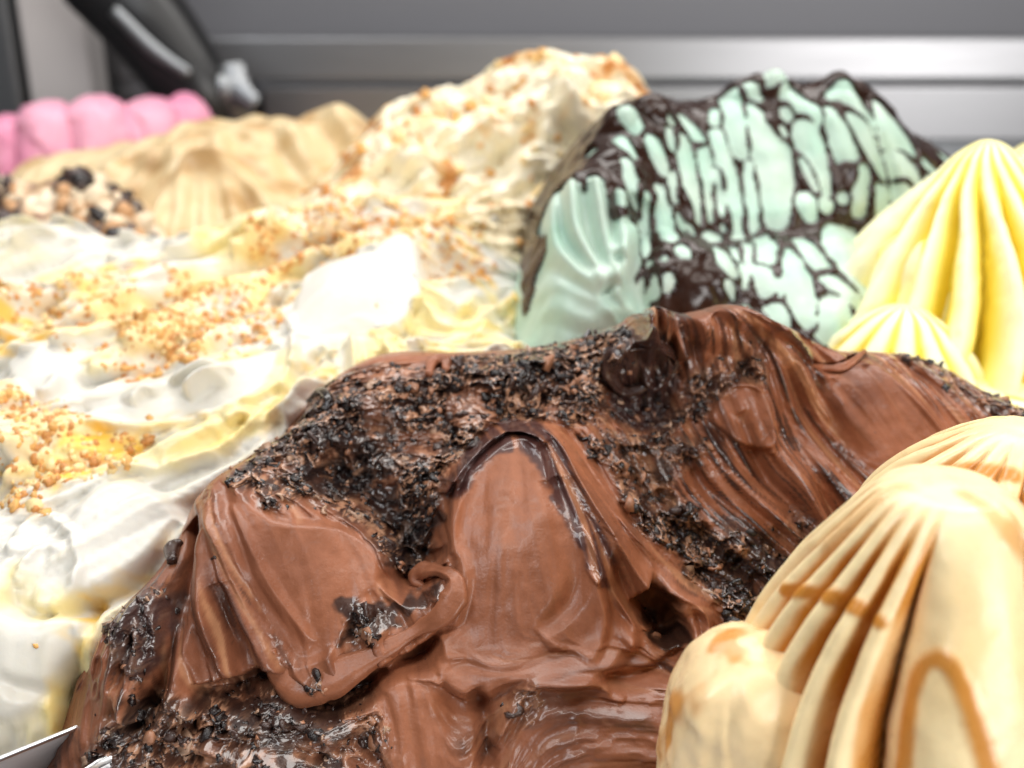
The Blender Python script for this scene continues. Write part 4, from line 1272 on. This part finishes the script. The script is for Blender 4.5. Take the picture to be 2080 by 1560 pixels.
lumpy("hazelnut_gelato", "tan hazelnut gelato with a fluted peak between the pink and caramel mounds", 25, (-.42, .02, .52, .90), .0018,
      [(150, 345, .79), (230, 350, .78), (310, 300, .80), (400, 250, .83), (480, 245, .85), (510, 222, .86), (570, 235, .86), (640, 240, .86), (690, 208, .86), (740, 235, .85), (790, 270, .83),
       (430, 335, .755), (300, 420, .73), (430, 430, .72), (560, 400, .74), (300, 520, .68), (430, 520, .675), (540, 480, .70), (640, 330, .78), (700, 380, .74), (200, 420, .75), (120, 380, .77)],
      [(x, .93, .05) for x in (-.35, -.2, -.1, .0)] + [(x, 1.02, -.04) for x in (-.35, -.2, -.1, 0)] + [(-.45, .8, .0), (.06, .8, .0), (-.3, .62, .0), (-.15, .62, .0), (0, .66, 0)],
      .00036, M_CREAM, fn_hazel)


def fn_cookie(h, base):
    U = h.U; A, B = h.A, h.B
    h.W += U * 14 * fbm2(A / (60 * U), B / (60 * U), 3)
    d1, d2 = worley(A / (30 * U), B / (30 * U)); h.W += U * 16 * np.clip(1 - d1 * 1.2, 0, 1)
    P = h.points(.4, 24)
    base[:] = lin(206, 176, 140)
    f = fbm2(A / (50 * U), B / (50 * U) + 14, 3)
    base = mixc(base, lin(110, 66, 40), .9 * sstep(.0, .3, f)); base = mixc(base, lin(236, 220, 196), .8 * sstep(.1, .35, -f))
    return base, P


CK, CK_ROOT, CK_P, CK_K = lumpy("cookie_gelato", "brown and cream gelato full of dark cookie lumps at the left edge", 25, (-.50, -.17, .50, .78), .0018,
      [(-150, 420, .70), (-50, 380, .71), (0, 365, .72), (60, 380, .72), (120, 370, .72), (200, 375, .72), (260, 400, .71), (300, 450, .69), (0, 450, .68), (150, 450, .67), (250, 480, .66), (0, 540, .62), (150, 540, .62), (280, 540, .63)],
      [(x, .79, .03) for x in (-.45, -.35, -.25)] + [(x, .87, -.04) for x in (-.45, -.35, -.25, -.15)] + [(-.14, .70, .0), (-.18, .6, .0), (-.4, .55, .0), (-.25, .56, .0)],
      .00033, M_CREAM, fn_cookie)
rng = np.random.default_rng(4)
nn = CK.normals(CK_P)
w = CK_K * (CK.mask([(110, 380), (200, 365), (270, 410), (300, 490), (240, 540), (120, 520), (130, 440)], 30) + CK.mask([(-60, 380), (30, 380), (50, 480), (20, 540), (-60, 520)], 30) + .02)
Pf, Nf, _ = scatter_on(CK, CK_P, nn, w, 230, rng)
scatter_pieces(CK_ROOT, "cookie_lump", "fine_cookie_lumps", nugget_variants(6, rng), [M_DARK2, M_DARK2, M_DARK, mat_cream("cookie_dough", rough=.6, color=lin(196, 150, 106), bump=.4, tint=.2),
               mat_cream("nut_meat", rough=.5, color=lin(226, 206, 176), bump=.3, tint=.1)], Pf, Nf, np.clip(np.exp(rng.normal(math.log(.0052), .3, 230)), .0025, .010), 230, rng)
w = CAR_K * (CAR_P[..., 1] < .82)
Pf, Nf, _ = scatter_on(CAR, CAR_P, CAR.normals(CAR_P), w.astype(float), 420, rng)
scatter_pieces(CAR_ROOT, "caramel_crumb", "fine_caramel_crumbs", nugget_variants(6, rng), M_CRUMB, Pf, Nf, np.clip(np.exp(rng.normal(math.log(.0034), .4, 420)), .0014, .009), 220, rng, sink=.3)

# ================================================================== piped, fluted gelato (lemon, coffee, pink)
def fluted(apex, profile, lobes, ntheta, nz, depth_fn, twist_fn, zfloor, sharp=.5, pw=2.4, bend=None, noise=0.0, seed=0, floor_round=True):
    """piped rosette: profile is a list of (drop below apex, radius); lobes are angular boundaries in degrees"""
    pr = np.array(profile, float)
    s = np.linspace(0, 1, nz) ** 1.15
    arcl = np.concatenate([[0], np.cumsum(np.hypot(np.diff(pr[:, 0]), np.diff(pr[:, 1])))]); arcl /= arcl[-1]
    dn = crom(pr, 12)
    al = np.concatenate([[0], np.cumsum(np.hypot(np.diff(dn[:, 0]), np.diff(dn[:, 1])))]); al /= al[-1]
    drop = np.interp(s, al, dn[:, 0]); rad = np.interp(s, al, dn[:, 1])
    th = np.linspace(0, 360, ntheta, endpoint=False)
    lb = np.array(sorted(lobes)); lbx = np.concatenate([[lb[-1] - 360], lb, [lb[0] + 360]])
    T = (th[None, :] - twist_fn(s)[:, None]) % 360
    k = np.searchsorted(lbx, T, side='right') - 1
    k = np.clip(k, 0, len(lbx) - 2)
    lo = lbx[k]; hi = lbx[k + 1]
    x = (T - lo) / (hi - lo) * 2 - 1
    wd = np.radians(hi - lo)
    prof = np.clip(1 - np.abs(x) ** pw, 0, 1) ** sharp            # rounded lobe, sharp groove
    dep = depth_fn(s)[:, None] * np.minimum(1.0, wd / .35)
    R = rad[:, None] * (1 - dep + dep * prof)
    ph = np.radians(th)[None, :]
    P = np.stack([R * np.cos(ph), R * np.sin(ph), -drop[:, None] + 0 * R], -1)
    if noise:
        P = P + (noise * fbm3(P * 60 + seed * 5.3, 3))[..., None] * np.array([1, 1, .5])
    if bend is not None:
        P = P + bend(s)[:, None, :]
    P = P + np.asarray(apex)
    return P, (1 - np.abs(x)) * (hi - lo) / 2, s


def fluted_mesh(P):
    nz, nt = P.shape[:2]
    V = P.reshape(-1, 3)
    F = grid_faces(nz, nt, wrap=True)[:, ::-1]
    V = np.vstack([V, P[0].mean(0)[None]])
    caps = np.array([[k, (k + 1) % nt, len(V) - 1, len(V) - 1] for k in range(nt)])
    return V, fix_tris(np.vstack([F, caps]))


def tri_faces_bvh(V, F):
    return BVHTree.FromPolygons([tuple(v) for v in V], [tuple(int(i) for i in f) for f in F])


def hits(bvh, px):
    out = []
    for u, v in px:
        d = ray(u, v); d = d / np.linalg.norm(d)
        loc, nr, i, dist = bvh.ray_cast(Vector((0, 0, CAM_Z)), Vector(d))
        if loc is not None:
            out.append(np.array(loc))
    return np.array(out)


def path_dist(V, q):
    best = np.full(len(V), 1e9)
    for a, b in zip(q[:-1], q[1:]):
        e = b - a; t = np.clip(((V - a) @ e) / (e @ e + 1e-14), 0, 1)
        best = np.minimum(best, np.linalg.norm(V - a - t[:, None] * e, axis=1))
    return best


ZF = FLOOR_Z + .002


def lemon(name, label, apex, profile, lobes, twist, depth, nt=320, nz=170, noise=.0022, seed=1, parent=None, bend=None, part="swirl"):
    P, g, s = fluted(apex, profile, lobes, nt, nz, depth, twist, ZF, 1.2, pw=2.0, noise=noise, seed=seed, bend=bend)
    P[..., 2] = np.maximum(P[..., 2], ZF)
    V, F = fluted_mesh(P)
    gr = np.append(g.ravel(), 9)
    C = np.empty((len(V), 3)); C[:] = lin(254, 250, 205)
    C = mixc(C, lin(250, 226, 50), .9 * sstep(9.0, 2.0, gr))  # deeper yellow grooves paint in the light bouncing between flutes
    root = parent
    if parent is None:
        root = thing(name, label, "gelato", (apex[0], apex[1], FLOOR_Z), "lemon gelato swirls")
    adopt(obj(part, new_mesh(part, V, F, C), M_LEMON), root)
    return root


AX = at_y(2012, 284, .555)
even = lambda n, o=0: [o + k * 360 / n for k in range(n)]
tw = lambda s: 30 * np.sin(s * 3.4) - 10
dp = lambda s: .44 * sstep(.03, .3, s) * (1 - .15 * s)
lr = lemon("lemon_gelato", "pale yellow lemon gelato piped into a tall fluted swirl at the right", AX,
           [(0, .001), (.002, .007), (.008, .015), (.018, .024), (.030, .036), (.050, .054), (.078, .072), (.104, .080), (.118, .085), (.14, .09), (.18, .10)],
           [10, 44, 80, 115, 148, 176, 198, 217, 238, 261, 284, 310, 338], tw, dp)
lemon("", "", at_y(1880, 470, .545), [(0, .001), (.003, .012), (.015, .022), (.04, .030), (.075, .033), (.11, .035), (.14, .045)], even(9, 12), lambda s: 10 * s, lambda s: .16 * sstep(.1, .4, s), 200, 120, .002, 2, lr, part="side_swirl")
lemon("", "", at_y(1838, 622, .505), [(0, .001), (.002, .010), (.010, .022), (.025, .036), (.05, .046), (.09, .05), (.11, .055)], even(12, 5), lambda s: -16 * s, lambda s: .22 * sstep(.03, .3, s), 300, 120, .002, 3, lr, part="small_swirl")
lemon("", "", at_y(1985, 770, .49), [(0, .002), (.004, .03), (.012, .06), (.03, .085), (.06, .10), (.1, .11)], even(7, 5), lambda s: 20 * s, lambda s: .06 * sstep(.03, .3, s), 260, 100, .004, 4, lr, part="base_swirl")
lemon("lemon_gelato", "second yellow lemon peak just entering at the right edge of the picture", at_y(2120, 285, .66),
      [(0, .001), (.003, .010), (.012, .020), (.03, .034), (.055, .048), (.085, .060), (.112, .068), (.15, .08), (.19, .09)], even(15, 3), lambda s: 24 * s, dp, 300, 160, .002, 6)


# ------------------------------------------------------------------ coffee cream, foreground right
def coffee(label, apex, profile, lobes, twist, depth, strokes, seed, nt=520, nz=260, blob=None, bend=None):
    P, g, s = fluted(apex, profile, lobes, nt, nz, depth, twist, ZF, .75, pw=2.2, noise=.0016, seed=seed, bend=bend)
    P[..., 2] = np.maximum(P[..., 2], ZF)
    V, F = fluted_mesh(P)
    gr = np.append(g.ravel(), 9); ss = np.append(np.repeat(s, nt), 0)
    C = np.empty((len(V), 3)); C[:] = lin(255, 230, 180)
    t = fbm3(V * 22 + 9, 3)
    C = mixc(C, lin(252, 216, 156), .8 * sstep(-.1, .5, t))
    car = 1.0 * sstep(4.2, 2.6, gr + .9 * fbm3(V * 90, 2)) * sstep(.05, .14, ss) * (.55 + .45 * sstep(-.3, .2, fbm3(V * 40 + 3, 2)))
    bvh = tri_faces_bvh(V, F)
    stk = np.zeros(len(V))
    for px, w0, w1, k in strokes:
        q = hits(bvh, crom(px, 8))
        if len(q) > 1:
            d = path_dist(V, q) + .0012 * fbm3(V * 170, 3)
            car = np.maximum(car, k * sstep(w1, w0, d)); stk = np.maximum(stk, k * sstep(w1, w0, d))
    ce = V - np.array([apex[0], apex[1], 0]); ce[:, 2] = 0; ce /= np.linalg.norm(ce, axis=1, keepdims=True) + 1e-9
    V = V + ce * (.0007 * np.clip(stk, 0, 1))[:, None]
    C = mixc(C, lin(212, 140, 44), np.clip(car, 0, 1) * .95)
    C = mixc(C, lin(186, 112, 34), sstep(.75, 1.0, car) * .3)
    root = thing("coffee_cream_gelato", label, "gelato", (apex[0], apex[1], FLOOR_Z), "coffee gelato swirls")
    adopt(obj("swirl", new_mesh("swirl", V, F, C), M_COFFEE), root)
    return root, bvh


apx = at_y(1925, 982, .275)
U5 = .00013
cf, cbvh = coffee("cream and caramel striped coffee gelato swirl in the right foreground", apx,
       [(0, .002), (.0006, .009), (.0018, .015), (.006, .0205), (.020, .031), (.037, .042), (.058, .051), (.085, .058), (.15, .068)],
       [20, 60, 95, 118, 138, 156, 173, 188, 202, 216, 230, 244, 318, 345], lambda s: 6 - 15 * np.sin(np.clip(s * 1.25, 0, 1) * math.pi), lambda s: .46 * sstep(.06, .30, s),
       [([(1600, 1200), (1660, 1205), (1720, 1222), (1790, 1262)], .0009, .0032, 1.0),
        ([(1835, 1560), (1850, 1420), (1880, 1345), (1930, 1350), (1975, 1450), (2010, 1570)], .0012, .0042, .95),
        ([(2060, 1100), (2010, 1040), (1960, 1005)], .001, .004, .6), ([(2090, 1130), (2050, 1080)], .002, .006, .7),
        ([(1830, 990), (1740, 1050), (1690, 1110)], .001, .005, .45)], 5)
cf2, _ = coffee("smaller coffee gelato peak behind the striped swirl at the right edge", at_y(2080, 868, .335),
       [(0, .002), (.002, .012), (.008, .023), (.02, .038), (.04, .052), (.07, .06), (.11, .07), (.14, .075)],
       even(18, 4), lambda s: 10 - 20 * s, lambda s: .34 * sstep(.02, .25, s),
       [([(1890, 965), (1960, 950), (2060, 965)], .001, .004, .9), ([(2040, 1030), (2080, 1060)], .003, .008, .9)], 8, 320, 160)

# torn skirt of caramel-soaked cream at the foot of the swirl
def skirt():
    P, g, s = fluted(at_y(1535, 1292, .272), [(0, .001), (.0015, .009), (.006, .0165), (.016, .0225), (.032, .0255), (.06, .027), (.1, .03)], even(5, 20), 220, 130,
                     lambda s: .12 * sstep(.05, .4, s), lambda s: 30 * s, ZF, .7, noise=.003, seed=13)
    P = P + (.0016 * fbm3(P * np.array([150, 150, 60]) + 4, 2))[..., None] * np.array([1, 1, .6])
    P[..., 2] = np.maximum(P[..., 2], ZF)
    V, F = fluted_mesh(P)
    C = np.empty((len(V), 3)); C[:] = lin(252, 222, 172)
    f = fbm3(V * np.array([80, 80, 36]) + 7, 3) + .1
    C = mixc(C, lin(210, 138, 48), .85 * sstep(.2, .45, f))
    adopt(obj("torn_skirt", new_mesh("torn_skirt", V, F, C), M_COFFEE), cf)


skirt()

# ------------------------------------------------------------------ pink gelato at the back left: a row of fat piped lobes
pk = thing("pink_gelato", "bright pink gelato piped in fat rounded lobes at the far left", "gelato", tuple(at_y(200, 320, .95)[:2]) + (FLOOR_Z,))
M_PINK = mat_cream("pink_gelato", rough=.42, bump=.1, sss=.15, tint=.04)
for (u, v, Y, w, k) in ((-70, 250, .96, 62, 0), (10, 232, .95, 52, 1), (90, 203, .95, 62, 2), (192, 193, .96, 66, 3), (300, 197, .98, 62, 4), (372, 190, 1.0, 50, 5), (420, 240, 1.0, 46, 6)):
    a = at_y(u, v, Y); r = w * Y / FPX * 1.02
    P, g, s = fluted(a, [(0, .0005), (.002, r * .45), (.010, r * .85), (.03, r * 1.05), (.07, r * 1.15), (.12, r * 1.2), (.16, r * 1.3)], even(5, 30 * k), 120, 90,
                     lambda s: .05 * sstep(.1, .4, s), lambda s: 20 * s, ZF, .6, noise=.006, seed=k, bend=lambda s: np.stack([.012 * s, -.055 * s ** 1.2, 0 * s], -1))
    P[..., 2] = np.maximum(P[..., 2], ZF)
    V, F = fluted_mesh(P)
    C = np.empty((len(V), 3)); C[:] = lin(226, 162, 184)
    C = mixc(C, lin(212, 116, 156), .6 * sstep(-.1, .5, fbm3(V * 30, 2)))
    adopt(obj("lobe", new_mesh("lobe", V, F, C), M_PINK), pk)
